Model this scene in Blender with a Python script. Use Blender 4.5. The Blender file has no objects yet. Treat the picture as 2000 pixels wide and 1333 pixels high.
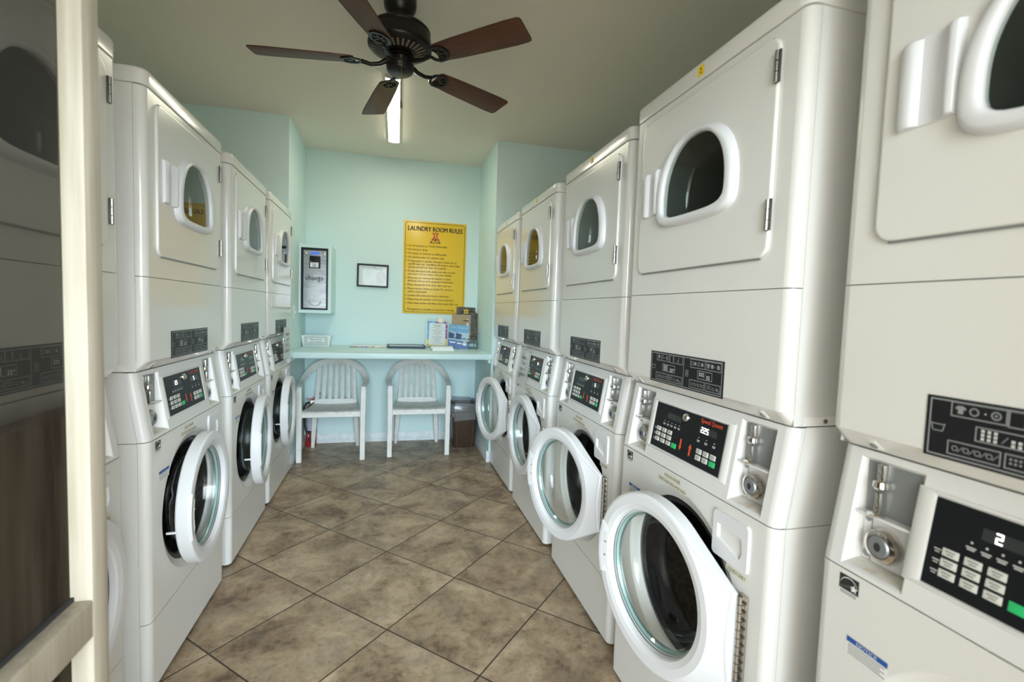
import bpy, bmesh, math, random
from math import sin, cos, pi, radians, atan2, sqrt
from mathutils import Vector, Matrix

random.seed(7)
S = bpy.context.scene
COL = S.collection

# ------------------------------------------------------------------ materials
MATS = {}
def nmat(name):
    m = bpy.data.materials.new(name); m.use_nodes = True
    MATS[name] = m
    nt = m.node_tree
    return m, nt, nt.nodes['Principled BSDF']
def setc(b, col, rough=.5, metal=0., spec=.5, coat=0.):
    b.inputs['Base Color'].default_value = (*col, 1)
    b.inputs['Roughness'].default_value = rough
    b.inputs['Metallic'].default_value = metal
    b.inputs['Specular IOR Level'].default_value = spec
    b.inputs['Coat Weight'].default_value = coat
def plain(name, col, rough=.5, metal=0., spec=.5, coat=0.):
    m, nt, b = nmat(name); setc(b, col, rough, metal, spec, coat); return m
def noise_bump(nt, b, scale, strength, dist=.001, detail=3):
    tc = nt.nodes.new('ShaderNodeTexCoord'); n = nt.nodes.new('ShaderNodeTexNoise')
    n.inputs['Scale'].default_value = scale; n.inputs['Detail'].default_value = detail
    bu = nt.nodes.new('ShaderNodeBump'); bu.inputs['Strength'].default_value = strength; bu.inputs['Distance'].default_value = dist
    nt.links.new(tc.outputs['Object'], n.inputs['Vector']); nt.links.new(n.outputs['Fac'], bu.inputs['Height'])
    nt.links.new(bu.outputs['Normal'], b.inputs['Normal'])
def mottled(name, c1, c2, scale, rough=.6, lo=.35, hi=.65, bump=0., detail=4, stretch=None, metal=0.):
    m, nt, b = nmat(name); setc(b, c1, rough, metal)
    tc = nt.nodes.new('ShaderNodeTexCoord'); n = nt.nodes.new('ShaderNodeTexNoise')
    n.inputs['Scale'].default_value = scale; n.inputs['Detail'].default_value = detail
    src = tc.outputs['Object']
    if stretch:
        mp = nt.nodes.new('ShaderNodeMapping'); mp.inputs['Scale'].default_value = stretch
        nt.links.new(src, mp.inputs['Vector']); src = mp.outputs['Vector']
    nt.links.new(src, n.inputs['Vector'])
    r = nt.nodes.new('ShaderNodeValToRGB')
    r.color_ramp.elements[0].position = lo; r.color_ramp.elements[0].color = (*c1, 1)
    r.color_ramp.elements[1].position = hi; r.color_ramp.elements[1].color = (*c2, 1)
    nt.links.new(n.outputs['Fac'], r.inputs['Fac']); nt.links.new(r.outputs['Color'], b.inputs['Base Color'])
    if bump:
        bu = nt.nodes.new('ShaderNodeBump'); bu.inputs['Strength'].default_value = bump; bu.inputs['Distance'].default_value = .002
        nt.links.new(n.outputs['Fac'], bu.inputs['Height']); nt.links.new(bu.outputs['Normal'], b.inputs['Normal'])
    return m
def emit(name, col, strength):
    m, nt, b = nmat(name); setc(b, (.02, .02, .02), .4)
    b.inputs['Emission Color'].default_value = (*col, 1); b.inputs['Emission Strength'].default_value = strength
    return m
def glassy(name, tint, gloss=.04, rough=.02, opacity=0., ocol=(.8, .8, .8), ior=1.45):
    """thin clear sheet: fresnel mix of a sharp reflection over a tinted see-through layer"""
    m = bpy.data.materials.new(name); m.use_nodes = True; MATS[name] = m
    nt = m.node_tree; nt.nodes.clear(); N = nt.nodes.new; L = nt.links.new
    out = N('ShaderNodeOutputMaterial'); tr = N('ShaderNodeBsdfTransparent'); tr.inputs[0].default_value = (*tint, 1)
    gl = N('ShaderNodeBsdfGlossy'); gl.inputs['Roughness'].default_value = rough
    lw = N('ShaderNodeLayerWeight'); lw.inputs['Blend'].default_value = .5      # same on both faces of the sheet
    f0 = ((ior - 1) / (ior + 1)) ** 2
    pw = N('ShaderNodeMath'); pw.operation = 'POWER'; pw.inputs[1].default_value = 5; L(lw.outputs['Facing'], pw.inputs[0])
    fr = N('ShaderNodeMath'); fr.operation = 'MULTIPLY_ADD'; fr.inputs[1].default_value = 1 - f0; fr.inputs[2].default_value = f0; L(pw.outputs[0], fr.inputs[0])
    mx = N('ShaderNodeMixShader'); L(fr.outputs[0], mx.inputs[0])
    base = tr.outputs[0]
    if opacity:
        df = N('ShaderNodeBsdfDiffuse'); df.inputs[0].default_value = (*ocol, 1)
        m2 = N('ShaderNodeMixShader'); m2.inputs[0].default_value = opacity
        L(tr.outputs[0], m2.inputs[1]); L(df.outputs[0], m2.inputs[2]); base = m2.outputs[0]
    L(base, mx.inputs[1]); L(gl.outputs[0], mx.inputs[2]); L(mx.outputs[0], out.inputs[0])
    return m

def build_materials():
    m, nt, b = nmat('enamel'); setc(b, (.73, .715, .675), .17, 0, .5, .25); noise_bump(nt, b, 9, .05, .004, 1)
    b.inputs['Coat Roughness'].default_value = .04
    plain('enamel_cabinet', (.73, .72, .69), .3)
    plain('plastic_white', (.73, .72, .705), .32)
    plain('plastic_bright', (.71, .71, .725), .34)
    plain('gap_dark', (.03, .03, .03), .8)
    plain('rubber_black', (.012, .012, .013), .25)
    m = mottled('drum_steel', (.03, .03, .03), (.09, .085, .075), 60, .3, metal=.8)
    plain('dryer_inside', (.12, .12, .11), .45, .6)
    plain('panel_black', (.010, .011, .013), .32, 0, .25)
    plain('plate_black', (.012, .013, .014), .4, 0, .3)
    plain('line_grey', (.28, .29, .29), .5)
    plain('icon_grey', (.62, .62, .60), .5)
    plain('button_grey', (.66, .66, .62), .45)
    plain('button_ink', (.12, .12, .12), .6)
    plain('button_green', (.03, .52, .17), .4)
    plain('arrow_red', (.80, .10, .03), .4)
    plain('brand_red', (.85, .09, .03), .4)
    emit('segment_lit', (1, .98, .92), 2.2)
    plain('segment_dim', (.035, .038, .04), .2)
    plain('chrome', (.78, .75, .70), .14, 1)
    plain('steel', (.52, .49, .44), .3, 1)
    plain('lock_blue', (.36, .38, .41), .4, .7)
    plain('coin_grey', (.30, .31, .31), .45, .5)
    plain('hinge_dark', (.10, .09, .08), .4, .6)
    glassy('glass_clear', (.93, .96, .95), ior=1.5)
    glassy('glass_rim', (.72, .86, .83), ior=1.6)
    glassy('glass_dryer', (.82, .85, .82), ior=1.6)
    plain('sticker_white', (.82, .82, .80), .5)
    plain('sticker_cream', (.74, .70, .56), .5)
    plain('sticker_blue', (.02, .10, .36), .4)
    plain('sticker_yellow', (.85, .60, .02), .5)
    plain('ink', (.02, .02, .022), .6)
    plain('ink_soft', (.12, .12, .12), .6)
    mottled('grime', (.74, .71, .64), (.55, .47, .35), 45, .7, .45, .75)
    # walls, ceiling, trim
    m, nt, b = nmat('wall_aqua'); setc(b, (.63, .79, .795), .75, 0, .3); noise_bump(nt, b, 260, .12, .002, 2)
    m, nt, b = nmat('ceiling_paint'); setc(b, (.80, .75, .655), .9, 0, .2); noise_bump(nt, b, 180, .15, .002, 3)
    mottled('trim_white', (.74, .78, .80), (.64, .68, .70), 30, .5)
    plain('counter_paint', (.60, .78, .78), .35)
    mottled('counter_wear', (.42, .27, .11), (.56, .45, .28), 60, .7)
    plain('box_paint', (.62, .80, .80), .45)
    build_tile()
    # fan
    plain('bronze_dark', (.018, .016, .014), .32, .5)
    mottled('fan_wood', (.055, .020, .009), (.115, .044, .018), 7, .5, .3, .7, detail=5, stretch=(1.2, 14, 14))
    plain('vent_gap', (.16, .13, .10), .6)
    plain('chain_brass', (.32, .25, .16), .35, .9)
    emit('lamp_lens', (1, .96, .76), LAMP)
    plain('lamp_cap', (.75, .73, .68), .5)
    # door timber
    mottled('pine', (.53, .475, .385), (.41, .355, .265), 7, .55, .3, .7, detail=6, stretch=(9, 9, .5))
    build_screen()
    # alcove things
    plain('sign_yellow', (.80, .52, .04), .30, 0, .5)
    plain('sign_red', (.60, .03, .03), .3)
    mottled('brushed_steel', (.20, .205, .21), (.28, .285, .29), 8, .36, metal=1, stretch=(1, 1, 12))
    plain('frame_black', (.010, .010, .012), .45, 0, .25)
    plain('paper', (.80, .81, .84), .6)
    plain('paper_blue', (.45, .60, .72), .6)
    mottled('photo_oval', (.46, .44, .47), (.62, .56, .55), 40, .3)
    plain('display_blue', (.03, .09, .55), .3)
    MATS['display_blue'].node_tree.nodes['Principled BSDF'].inputs['Emission Color'].default_value = (.03, .1, .8, 1)
    MATS['display_blue'].node_tree.nodes['Principled BSDF'].inputs['Emission Strength'].default_value = .5
    plain('led_green', (.4, .8, .1), .4)
    plain('etched_steel', (.50, .51, .52), .5, .6)
    mottled('resin', (.80, .785, .75), (.70, .68, .64), 14, .5, .35, .75)
    mottled('resin_seat', (.78, .76, .71), (.60, .57, .52), 18, .5, .35, .7)
    plain('bin_brown', (.055, .032, .02), .4)
    m = glassy('liner', (.84, .85, .87), rough=.12, opacity=.16, ocol=(.75, .76, .78), ior=1.5)
    plain('ext_red', (.45, .012, .012), .25, 0, .5, .4)
    plain('ext_label', (.50, .54, .62), .5)
    plain('hose_black', (.014, .014, .014), .5)
    plain('basket_white', (.80, .83, .80), .5)
    plain('basket_hole', (.10, .16, .14), .8)
    mottled('mag_green', (.16, .22, .06), (.40, .46, .22), 50, .4)
    plain('tray_navy', (.05, .08, .13), .4)
    plain('tray_paper', (.62, .68, .66), .5)
    plain('flyer_cyan', (.10, .42, .75), .4)
    plain('flyer_purple', (.24, .03, .24), .4)
    plain('flyer_yellow', (.78, .55, .03), .4)
    plain('tag_cream', (.82, .74, .58), .5)
    glassy('acrylic', (.93, .96, .95), ior=1.22)
    mottled('leaf_photo', (.035, .04, .018), (.16, .12, .09), 30, .3)
    mottled('sand_photo', (.30, .21, .10), (.40, .30, .17), 90, .35)
    plain('sky_photo', (.17, .38, .60), .3)
    plain('pale_sky', (.42, .56, .68), .3)
    plain('dusk_photo', (.04, .08, .19), .3)
    plain('sea_photo', (.11, .19, .42), .3)
    plain('wire_dark', (.03, .025, .02), .4, .5)
    plain('kraft', (.50, .34, .17), .7)
    glassy('note_film', (.85, .87, .85), opacity=.78, ocol=(.74, .75, .73), rough=.1)
    glassy('tape', (.9, .92, .92), opacity=.25, rough=.15)
    plain('switch_ivory', (.72, .72, .68), .4)
    mottled('concrete', (.56, .53, .47), (.48, .45, .40), 3, .9)
    plain('stucco', (.62, .60, .54), .9)

def build_tile():
    m, nt, b = nmat('floor_tile'); N = nt.nodes.new; L = nt.links.new
    geo = N('ShaderNodeNewGeometry')
    mp = N('ShaderNodeMapping'); mp.vector_type = 'POINT'
    # rotate world into the diagonal tile frame
    ang = -(pi / 4 + TROT)
    mp2 = N('ShaderNodeVectorMath'); mp2.operation = 'SUBTRACT'; mp2.inputs[1].default_value = (KX, KY, 0)
    L(geo.outputs['Position'], mp2.inputs[0])
    mp.inputs['Rotation'].default_value = (0, 0, ang); mp.inputs['Scale'].default_value = (1 / TS, 1 / TS, 1)
    L(mp2.outputs[0], mp.inputs['Vector'])
    sep = N('ShaderNodeSeparateXYZ'); L(mp.outputs[0], sep.inputs[0])
    def math_(op, a, bb=None):
        n = N('ShaderNodeMath'); n.operation = op
        for i, v in enumerate((a, bb)):
            if v is None: continue
            if isinstance(v, (int, float)): n.inputs[i].default_value = v
            else: L(v, n.inputs[i])
        return n.outputs[0]
    def edge(s):
        f = math_('FRACT', s); d = math_('ABSOLUTE', math_('SUBTRACT', f, .5)); return math_('SUBTRACT', .5, d)
    d = math_('MINIMUM', edge(sep.outputs[0]), edge(sep.outputs[1]))
    gr = N('ShaderNodeMapRange'); gr.inputs['From Min'].default_value = .0045; gr.inputs['From Max'].default_value = .0085
    L(d, gr.inputs['Value'])
    idv = N('ShaderNodeCombineXYZ'); L(math_('FLOOR', sep.outputs[0]), idv.inputs[0]); L(math_('FLOOR', sep.outputs[1]), idv.inputs[1])
    wn = N('ShaderNodeTexWhiteNoise'); wn.noise_dimensions = '3D'; L(idv.outputs[0], wn.inputs['Vector'])
    off = N('ShaderNodeVectorMath'); off.operation = 'SCALE'; off.inputs['Scale'].default_value = 37.; L(wn.outputs['Color'], off.inputs[0])
    pos = N('ShaderNodeVectorMath'); pos.operation = 'ADD'; L(geo.outputs['Position'], pos.inputs[0]); L(off.outputs[0], pos.inputs[1])
    n1 = N('ShaderNodeTexNoise'); n1.inputs['Scale'].default_value = 5.0; n1.inputs['Detail'].default_value = 7; n1.inputs['Roughness'].default_value = .6
    n1.inputs['Distortion'].default_value = .5; L(pos.outputs[0], n1.inputs['Vector'])
    n2 = N('ShaderNodeTexNoise'); n2.inputs['Scale'].default_value = 26; n2.inputs['Detail'].default_value = 8; n2.inputs['Roughness'].default_value = .7
    L(pos.outputs[0], n2.inputs['Vector'])
    n3 = N('ShaderNodeTexNoise'); n3.inputs['Scale'].default_value = 5.5; n3.inputs['Detail'].default_value = 6; n3.inputs['Roughness'].default_value = .65
    sh = N('ShaderNodeVectorMath'); sh.operation = 'ADD'; sh.inputs[1].default_value = (11, 5, 3); L(pos.outputs[0], sh.inputs[0]); L(sh.outputs[0], n3.inputs['Vector'])
    r1 = N('ShaderNodeValToRGB'); e = r1.color_ramp.elements
    e[0].position = .37; e[0].color = (.13, .080, .050, 1); e[1].position = .65; e[1].color = (.54, .415, .285, 1)
    x = e.new(.50); x.color = (.34, .245, .158, 1)
    s = math_('SUBTRACT', math_('ADD', math_('MULTIPLY', n1.outputs['Fac'], .66), math_('MULTIPLY', n2.outputs['Fac'], .46)), .05)
    L(s, r1.inputs['Fac'])
    mixg = N('ShaderNodeMix'); mixg.data_type = 'RGBA'; mixg.inputs['B'].default_value = (.20, .175, .145, 1)
    r3 = N('ShaderNodeMapRange'); r3.inputs['From Min'].default_value = .5; r3.inputs['From Max'].default_value = .72; r3.inputs['To Max'].default_value = .55
    L(n3.outputs['Fac'], r3.inputs['Value']); L(r3.outputs[0], mixg.inputs['Factor']); L(r1.outputs['Color'], mixg.inputs['A'])
    mixr = N('ShaderNodeMix'); mixr.data_type = 'RGBA'; mixr.inputs['B'].default_value = (.13, .072, .042, 1); L(mixg.outputs['Result'], mixr.inputs['A'])
    fl = N('ShaderNodeMapRange'); fl.inputs['From Min'].default_value = .55; fl.inputs['From Max'].default_value = .68; fl.inputs['To Max'].default_value = .65
    L(n2.outputs['Fac'], fl.inputs['Value']); L(fl.outputs[0], mixr.inputs['Factor'])
    fin = N('ShaderNodeMix'); fin.data_type = 'RGBA'; fin.inputs['A'].default_value = (.040, .027, .018, 1)
    L(gr.outputs[0], fin.inputs['Factor']); L(mixr.outputs['Result'], fin.inputs['B']); L(fin.outputs['Result'], b.inputs['Base Color'])
    b.inputs['Roughness'].default_value = .42
    h = math_('ADD', math_('MULTIPLY', gr.outputs[0], .5), math_('MULTIPLY', n2.outputs['Fac'], .12))
    bu = N('ShaderNodeBump'); bu.inputs['Strength'].default_value = .5; bu.inputs['Distance'].default_value = .003
    L(h, bu.inputs['Height']); L(bu.outputs['Normal'], b.inputs['Normal'])

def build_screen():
    """fly-screen: see-through weave, warm light on its dirt painted into the lower half"""
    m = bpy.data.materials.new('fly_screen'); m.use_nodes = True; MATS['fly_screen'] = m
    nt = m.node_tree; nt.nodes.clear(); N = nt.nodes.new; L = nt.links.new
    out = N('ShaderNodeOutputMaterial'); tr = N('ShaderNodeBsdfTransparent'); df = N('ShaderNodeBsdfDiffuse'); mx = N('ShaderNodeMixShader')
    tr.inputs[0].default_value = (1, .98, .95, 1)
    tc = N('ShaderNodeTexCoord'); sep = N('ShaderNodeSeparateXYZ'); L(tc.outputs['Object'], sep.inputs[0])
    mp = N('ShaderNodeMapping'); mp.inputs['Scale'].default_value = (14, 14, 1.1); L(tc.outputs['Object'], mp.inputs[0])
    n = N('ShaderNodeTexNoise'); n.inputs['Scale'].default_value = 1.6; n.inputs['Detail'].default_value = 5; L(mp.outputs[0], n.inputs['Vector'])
    mr = N('ShaderNodeMapRange'); mr.inputs['From Min'].default_value = LIT_DIRT + .03; mr.inputs['From Max'].default_value = LIT_DIRT - .03
    L(sep.outputs[2], mr.inputs['Value'])           # top of the painted lit dirt
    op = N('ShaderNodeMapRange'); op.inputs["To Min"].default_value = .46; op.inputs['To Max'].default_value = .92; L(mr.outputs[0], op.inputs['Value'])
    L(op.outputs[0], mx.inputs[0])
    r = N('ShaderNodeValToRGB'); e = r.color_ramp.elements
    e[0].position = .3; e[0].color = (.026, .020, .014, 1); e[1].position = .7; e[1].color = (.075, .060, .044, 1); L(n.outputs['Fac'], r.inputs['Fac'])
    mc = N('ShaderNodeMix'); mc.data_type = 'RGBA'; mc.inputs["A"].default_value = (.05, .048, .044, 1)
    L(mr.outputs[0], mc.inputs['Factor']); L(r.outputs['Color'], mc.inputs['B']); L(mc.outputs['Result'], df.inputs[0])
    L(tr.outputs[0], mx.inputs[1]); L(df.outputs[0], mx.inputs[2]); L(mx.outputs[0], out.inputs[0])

# ------------------------------------------------------------------ geometry helpers
I4 = Matrix.Identity(4)
def T(x, y, z): return Matrix.Translation((x, y, z))
def RX(a): return Matrix.Rotation(a, 4, 'X')
def RY(a): return Matrix.Rotation(a, 4, 'Y')
def RZ(a): return Matrix.Rotation(a, 4, 'Z')
FACE = RX(pi / 2)            # XY drawing -> upright, facing -Y

def new(): return bmesh.new()
def faces_mi(fs, mi):
    for f in fs: f.material_index = mi
def box(bm, x0, x1, y0, y1, z0, z1, mi=0, bev=0., M=I4, seg=2):
    vs = [bm.verts.new(M @ Vector(p)) for p in ((x0,y0,z0),(x1,y0,z0),(x1,y1,z0),(x0,y1,z0),(x0,y0,z1),(x1,y0,z1),(x1,y1,z1),(x0,y1,z1))]
    fs = [bm.faces.new([vs[i] for i in q]) for q in ((3,2,1,0),(4,5,6,7),(0,1,5,4),(1,2,6,5),(2,3,7,6),(3,0,4,7))]
    faces_mi(fs, mi)
    if bev:
        es = list({e for f in fs for e in f.edges})
        r = bmesh.ops.bevel(bm, geom=es, offset=bev, segments=seg, profile=.5, affect='EDGES', clamp_overlap=True)
        faces_mi(r['faces'], mi)
def loft(bm, rings, mi=0, closed=True, cap0=False, cap1=False, M=I4, loop=False):
    R = [[bm.verts.new(M @ Vector(p)) for p in r] for r in rings]
    n = len(R[0]); pairs = list(zip(R, R[1:])) + ([(R[-1], R[0])] if loop else [])
    for a, b in pairs:
        for i in range(n if closed else n - 1):
            j = (i + 1) % n
            try: bm.faces.new((a[i], a[j], b[j], b[i])).material_index = mi
            except ValueError: pass
    if cap0: bm.faces.new(R[0][::-1]).material_index = mi
    if cap1: bm.faces.new(R[-1]).material_index = mi
    return R
def lathe(bm, prof, seg=32, mi=0, M=I4, cap0=False, cap1=False):
    """prof: (r, z) about local Z"""
    loft(bm, [[(r * cos(2*pi*k/seg), r * sin(2*pi*k/seg), z) for k in range(seg)] for r, z in prof], mi, True, cap0, cap1, M)
def prism(bm, pts, h, mi=0, M=I4, bev=0.):
    """pts in local XY, extruded from z=0 to z=h"""
    a = [bm.verts.new(M @ Vector((x, y, 0))) for x, y in pts]; b = [bm.verts.new(M @ Vector((x, y, h))) for x, y in pts]
    n = len(pts); fs = []
    for i in range(n): fs.append(bm.faces.new((a[i], a[(i+1) % n], b[(i+1) % n], b[i])))
    f0 = bm.faces.new(a[::-1]); f1 = bm.faces.new(b); fs += [f0, f1]
    faces_mi(fs, mi)
    if bev:
        r = bmesh.ops.bevel(bm, geom=list(f0.edges) + list(f1.edges), offset=bev, segments=2, profile=.5, affect='EDGES', clamp_overlap=True)
        faces_mi(r['faces'], mi)
def tube(bm, pts, r, seg=8, mi=0, M=I4, caps=True):
    P = [Vector(p) for p in pts]; rings = []; up = Vector((0, 0, 1)); prev = None
    for i, p in enumerate(P):
        d = (P[min(i+1, len(P)-1)] - P[max(i-1, 0)]).normalized()
        if prev is None:
            a = d.cross(up if abs(d.dot(up)) < .9 else Vector((1, 0, 0))).normalized()
        else:
            a = (prev - d * prev.dot(d)).normalized()
        prev = a; b = d.cross(a); rr = r[i] if isinstance(r, (list, tuple)) else r
        rings.append([p + a * rr * cos(2*pi*k/seg) + b * rr * sin(2*pi*k/seg) for k in range(seg)])
    loft(bm, rings, mi, True, caps, caps, M)
def band(bm, pts, us, vs, w, t, mi=0, M=I4):
    """rounded flat bar swept along pts; us/vs = width / thickness direction per point"""
    rings = []
    for i, p in enumerate(pts):
        p = Vector(p); u = Vector(us[i]).normalized(); v = Vector(vs[i]).normalized()
        ww = w[i] if isinstance(w, (list, tuple)) else w; tt = t[i] if isinstance(t, (list, tuple)) else t
        rings.append([p + u * ww / 2 * a + v * tt / 2 * b for a, b in ((-1, -.4), (-.86, -1), (.86, -1), (1, -.4), (1, .4), (.86, 1), (-.86, 1), (-1, .4))])
    loft(bm, rings, mi, True, True, True, M)
def quad(bm, x0, x1, z0, z1, y, mi=0, M=I4):
    vs = [bm.verts.new(M @ Vector(p)) for p in ((x0, y, z0), (x1, y, z0), (x1, y, z1), (x0, y, z1))]
    bm.faces.new(vs).material_index = mi
def poly(bm, pts, mi=0, M=I4):
    bm.faces.new([bm.verts.new(M @ Vector(p)) for p in pts]).material_index = mi
def disc(bm, cx, cz, r, y, mi=0, M=I4, seg=20, rz=None):
    rz = rz or r
    poly(bm, [(cx + r * cos(2*pi*k/seg), y, cz + rz * sin(2*pi*k/seg)) for k in range(seg)], mi, M)
def outline(bm, x0, x1, z0, z1, y, w, mi=0, M=I4):
    quad(bm, x0, x1, z0, z0 + w, y, mi, M); quad(bm, x0, x1, z1 - w, z1, y, mi, M)
    quad(bm, x0, x0 + w, z0 + w, z1 - w, y, mi, M); quad(bm, x1 - w, x1, z0 + w, z1 - w, y, mi, M)
def rrect(x0, x1, z0, z1, r, n=5):
    p = []
    for cx, cz, a0 in ((x1 - r, z1 - r, 0), (x0 + r, z1 - r, pi/2), (x0 + r, z0 + r, pi), (x1 - r, z0 + r, 3*pi/2)):
        p += [(cx + r * cos(a0 + pi/2*k/n), cz + r * sin(a0 + pi/2*k/n)) for k in range(n + 1)]
    return p
def plate_hole(bm, x0, x1, z0, z1, holefn, cx, cz, y, mi=0, seg=96, outer=None):
    """flat plate in the XZ plane with a hole; holefn(angle) -> radius. returns angle list"""
    angs = sorted([2*pi*k/seg for k in range(seg)] + [atan2(z - cz, x - cx) % (2*pi) for x in (x0, x1) for z in (z0, z1)])
    ro, ri = [], []
    for a in angs:
        c, s = cos(a), sin(a)
        t = min([((x1 if c > 0 else x0) - cx) / c if abs(c) > 1e-9 else 1e9, ((z1 if s > 0 else z0) - cz) / s if abs(s) > 1e-9 else 1e9])
        ro.append((cx + c*t, y, cz + s*t)); r = holefn(a); ri.append((cx + c*r, y, cz + s*r))
    loft(bm, [ro, ri], mi)
_tc = {}
def text(bm, s, size, M, mi=0, align='CENTER', bold=0., sx=1., shear=0.):
    """flat lettering; M maps text XY (baseline at origin) into place"""
    if bold:                                   # heavier weight: strokes doubled a hair apart
        for d in (-1, 1): text(bm, s, size, M @ T(d * bold * size * .55, d * bold * size * .2, 0), mi, align, 0, sx, shear)
        return
    key = (s, align, bold, shear)
    if key not in _tc:
        cu = bpy.data.curves.new('lettering', 'FONT'); cu.body = s; cu.align_x = align; cu.resolution_u = 2; cu.shear = shear; cu.size = 1
        o = bpy.data.objects.new('lettering', cu); COL.objects.link(o)
        dg = bpy.context.evaluated_depsgraph_get(); me = o.evaluated_get(dg).to_mesh()
        _tc[key] = ([tuple(v.co) for v in me.vertices], [tuple(p.vertices) for p in me.polygons])
        o.evaluated_get(dg).to_mesh_clear(); bpy.data.objects.remove(o); bpy.data.curves.remove(cu)
    V, F = _tc[key]; MM = M @ Matrix.Diagonal((size * sx, size, 1, 1))
    vs = [bm.verts.new(MM @ Vector(v)) for v in V]
    for f in F:
        try: bm.faces.new([vs[i] for i in f]).material_index = mi
        except ValueError: pass

def mesh_of(name, bm, mats, smooth=38):
    if smooth:
        for f in bm.faces: f.smooth = True
        lim = radians(smooth)
        for e in bm.edges:
            if len(e.link_faces) == 2 and e.calc_face_angle(0) > lim: e.smooth = False
    me = bpy.data.meshes.new(name); bm.normal_update(); bm.to_mesh(me); bm.free()
    for m in mats: me.materials.append(MATS[m])
    return me
def obj(name, bm, mats, parent=None, smooth=38, fix=True):
    if fix: bmesh.ops.recalc_face_normals(bm, faces=bm.faces)
    o = bpy.data.objects.new(name, bm if isinstance(bm, bpy.types.Mesh) else mesh_of(name, bm, mats if isinstance(mats, (list, tuple)) else [mats], smooth))
    COL.objects.link(o)
    if parent: o.parent = parent
    return o
CACHE = {}
def part(name, parent, fn, mats, key=None, M=None, smooth=38, fix=True):
    """a part whose mesh is shared by every copy of the thing"""
    key = key or name
    if key not in CACHE:
        bm = fn()
        if fix: bmesh.ops.recalc_face_normals(bm, faces=bm.faces)
        CACHE[key] = mesh_of(name, bm, mats if isinstance(mats, (list, tuple)) else [mats], smooth)
    o = bpy.data.objects.new(name, CACHE[key]); COL.objects.link(o); o.parent = parent
    if M is not None: o.matrix_local = M
    return o
def thing(name, label, cat, M=I4, group=None):
    o = bpy.data.objects.new(name, None); COL.objects.link(o); o.empty_display_size = .1
    o.matrix_world = M; return tag(o, label, cat, group)
def tag(o, label=None, cat=None, group=None, kind=None):
    if label: o['label'] = label
    if cat: o['category'] = cat
    if group: o['group'] = group
    if kind: o['kind'] = kind
    return o
def struct(name, bm, mats, label=None, parent=None, smooth=38):
    o = obj(name, bm, mats, parent, smooth)
    if not parent: tag(o, label, None, None, 'structure')
    return o

# ------------------------------------------------------------------ measured layout
LAMP = 19.0; LIT_DIRT = 1.122
TS, KX, KY, TROT = .4572, -.0049, 2.5713, .0126
H = 2.754; AL, AR, YF, YB = -.788, .838, 4.0, 4.793
WL, WR = -1.80, 1.98
CZ = 1.3157; YAW, PITCH, ROLL, FPX = .2491, -.0607, .0342, 926.35

# ------------------------------------------------------------------ stacked washer dryers (local: x right, y into the cabinet, z up)
HW, CR = .35, .022
def arc_side(sgn, yo, half=HW):
    """corner wrap from the side edge to the flat front, at inset yo"""
    p = [(sgn * half, .030 + yo)]
    for k in range(7):
        a = pi/2 * k / 6
        p.append((sgn * (half - CR + CR * cos(a)), CR - CR * sin(a) + yo))
    return p
def corner_wraps(bm, sections, mi=0):
    """sections: (z, inset, half)"""
    for s in (-1, 1):
        loft(bm, [[(x, y, z) for x, y in arc_side(s, yo, hf)] for z, yo, hf in sections], mi, closed=False)
FL = HW - CR
def flat_front(bm, sections, mi=0):
    for (z0, y0, _), (z1, y1, _) in zip(sections, sections[1:]):
        poly(bm, [(-FL, y0, z0), (FL, y0, z0), (FL, y1, z1), (-FL, y1, z1)], mi)
def polyrad(pts, cx, cz):
    P = [(x - cx, z - cz) for x, z in pts]
    def f(a):
        c, s = cos(a), sin(a); best = 0
        for (x0, z0), (x1, z1) in zip(P, P[1:] + P[:1]):
            dx, dz = x1 - x0, z1 - z0; den = c * dz - s * dx
            if abs(den) < 1e-12: continue
            t = (x0 * dz - z0 * dx) / den; u = (x0 * s - z0 * c) / den
            if t > 0 and -1e-6 <= u <= 1 + 1e-6: best = max(best, t)
        return best
    return f, [atan2(z, x) % (2*pi) for x, z in P]
def ringloft(bm, angs, rings, cx, cz, mi=0, cap=False, M=I4, mis=None):
    R = [[(cx + f(a) * cos(a), y(a) if callable(y) else y, cz + f(a) * sin(a)) for a in angs] for f, y in rings]
    if mis:
        for i, (a, b) in enumerate(zip(R, R[1:])): loft(bm, [a, b], mis[i], M=M)
        if cap: poly(bm, R[-1], mis[-1], M)
    else: loft(bm, R, mi, cap1=cap, M=M)
def circ(r): return lambda a: r
def arch(w, up, dn, nu=2.25, nd=4.6):
    def f(a):
        c, s = abs(cos(a)), sin(a); h, n = (up, nu) if s >= 0 else (dn, nd); s = abs(s)
        return ((c / w) ** n + (s / h) ** n) ** (-1 / n)
    return f
ANG = [2*pi*k/72 for k in range(72)]
BX, BZ = .006, 1.665            # centre of the dryer window
DZ = .555                       # centre of the drum opening

def open_front(bm):
    fs = [f for f in bm.faces if f.calc_area() > .05 and all(v.co.y < .075 for v in f.verts)]
    bmesh.ops.delete(bm, geom=fs, context='FACES_ONLY')
def washer_cabinet():
    bm = new()
    for prof in ([(.0305, .014), (.70, .014), (.70, .8560), (.0305, .8560)], [(.0305, .8580), (.70, .8580), (.70, 1.0840), (.0665, 1.0840)]):
        prism(bm, prof, .70, M=Matrix(((0,0,1,-.35),(1,0,0,0),(0,1,0,0),(0,0,0,1))))
    open_front(bm); return bm
def washer_front():
    bm = new(); z0, z1 = .2533, .8570
    corner_wraps(bm, [(z0, 0, HW), (z1, 0, HW)])
    plate_hole(bm, -FL, FL, z0, z1, circ(.262), 0, DZ, 0)
    ringloft(bm, ANG, [(circ(.262), 0), (circ(.260), .0003), (circ(.256), .002), (circ(.246), .008), (circ(.236), .011), (circ(.230), .014), (circ(.228), .035)], 0, DZ)
    return bm
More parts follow.
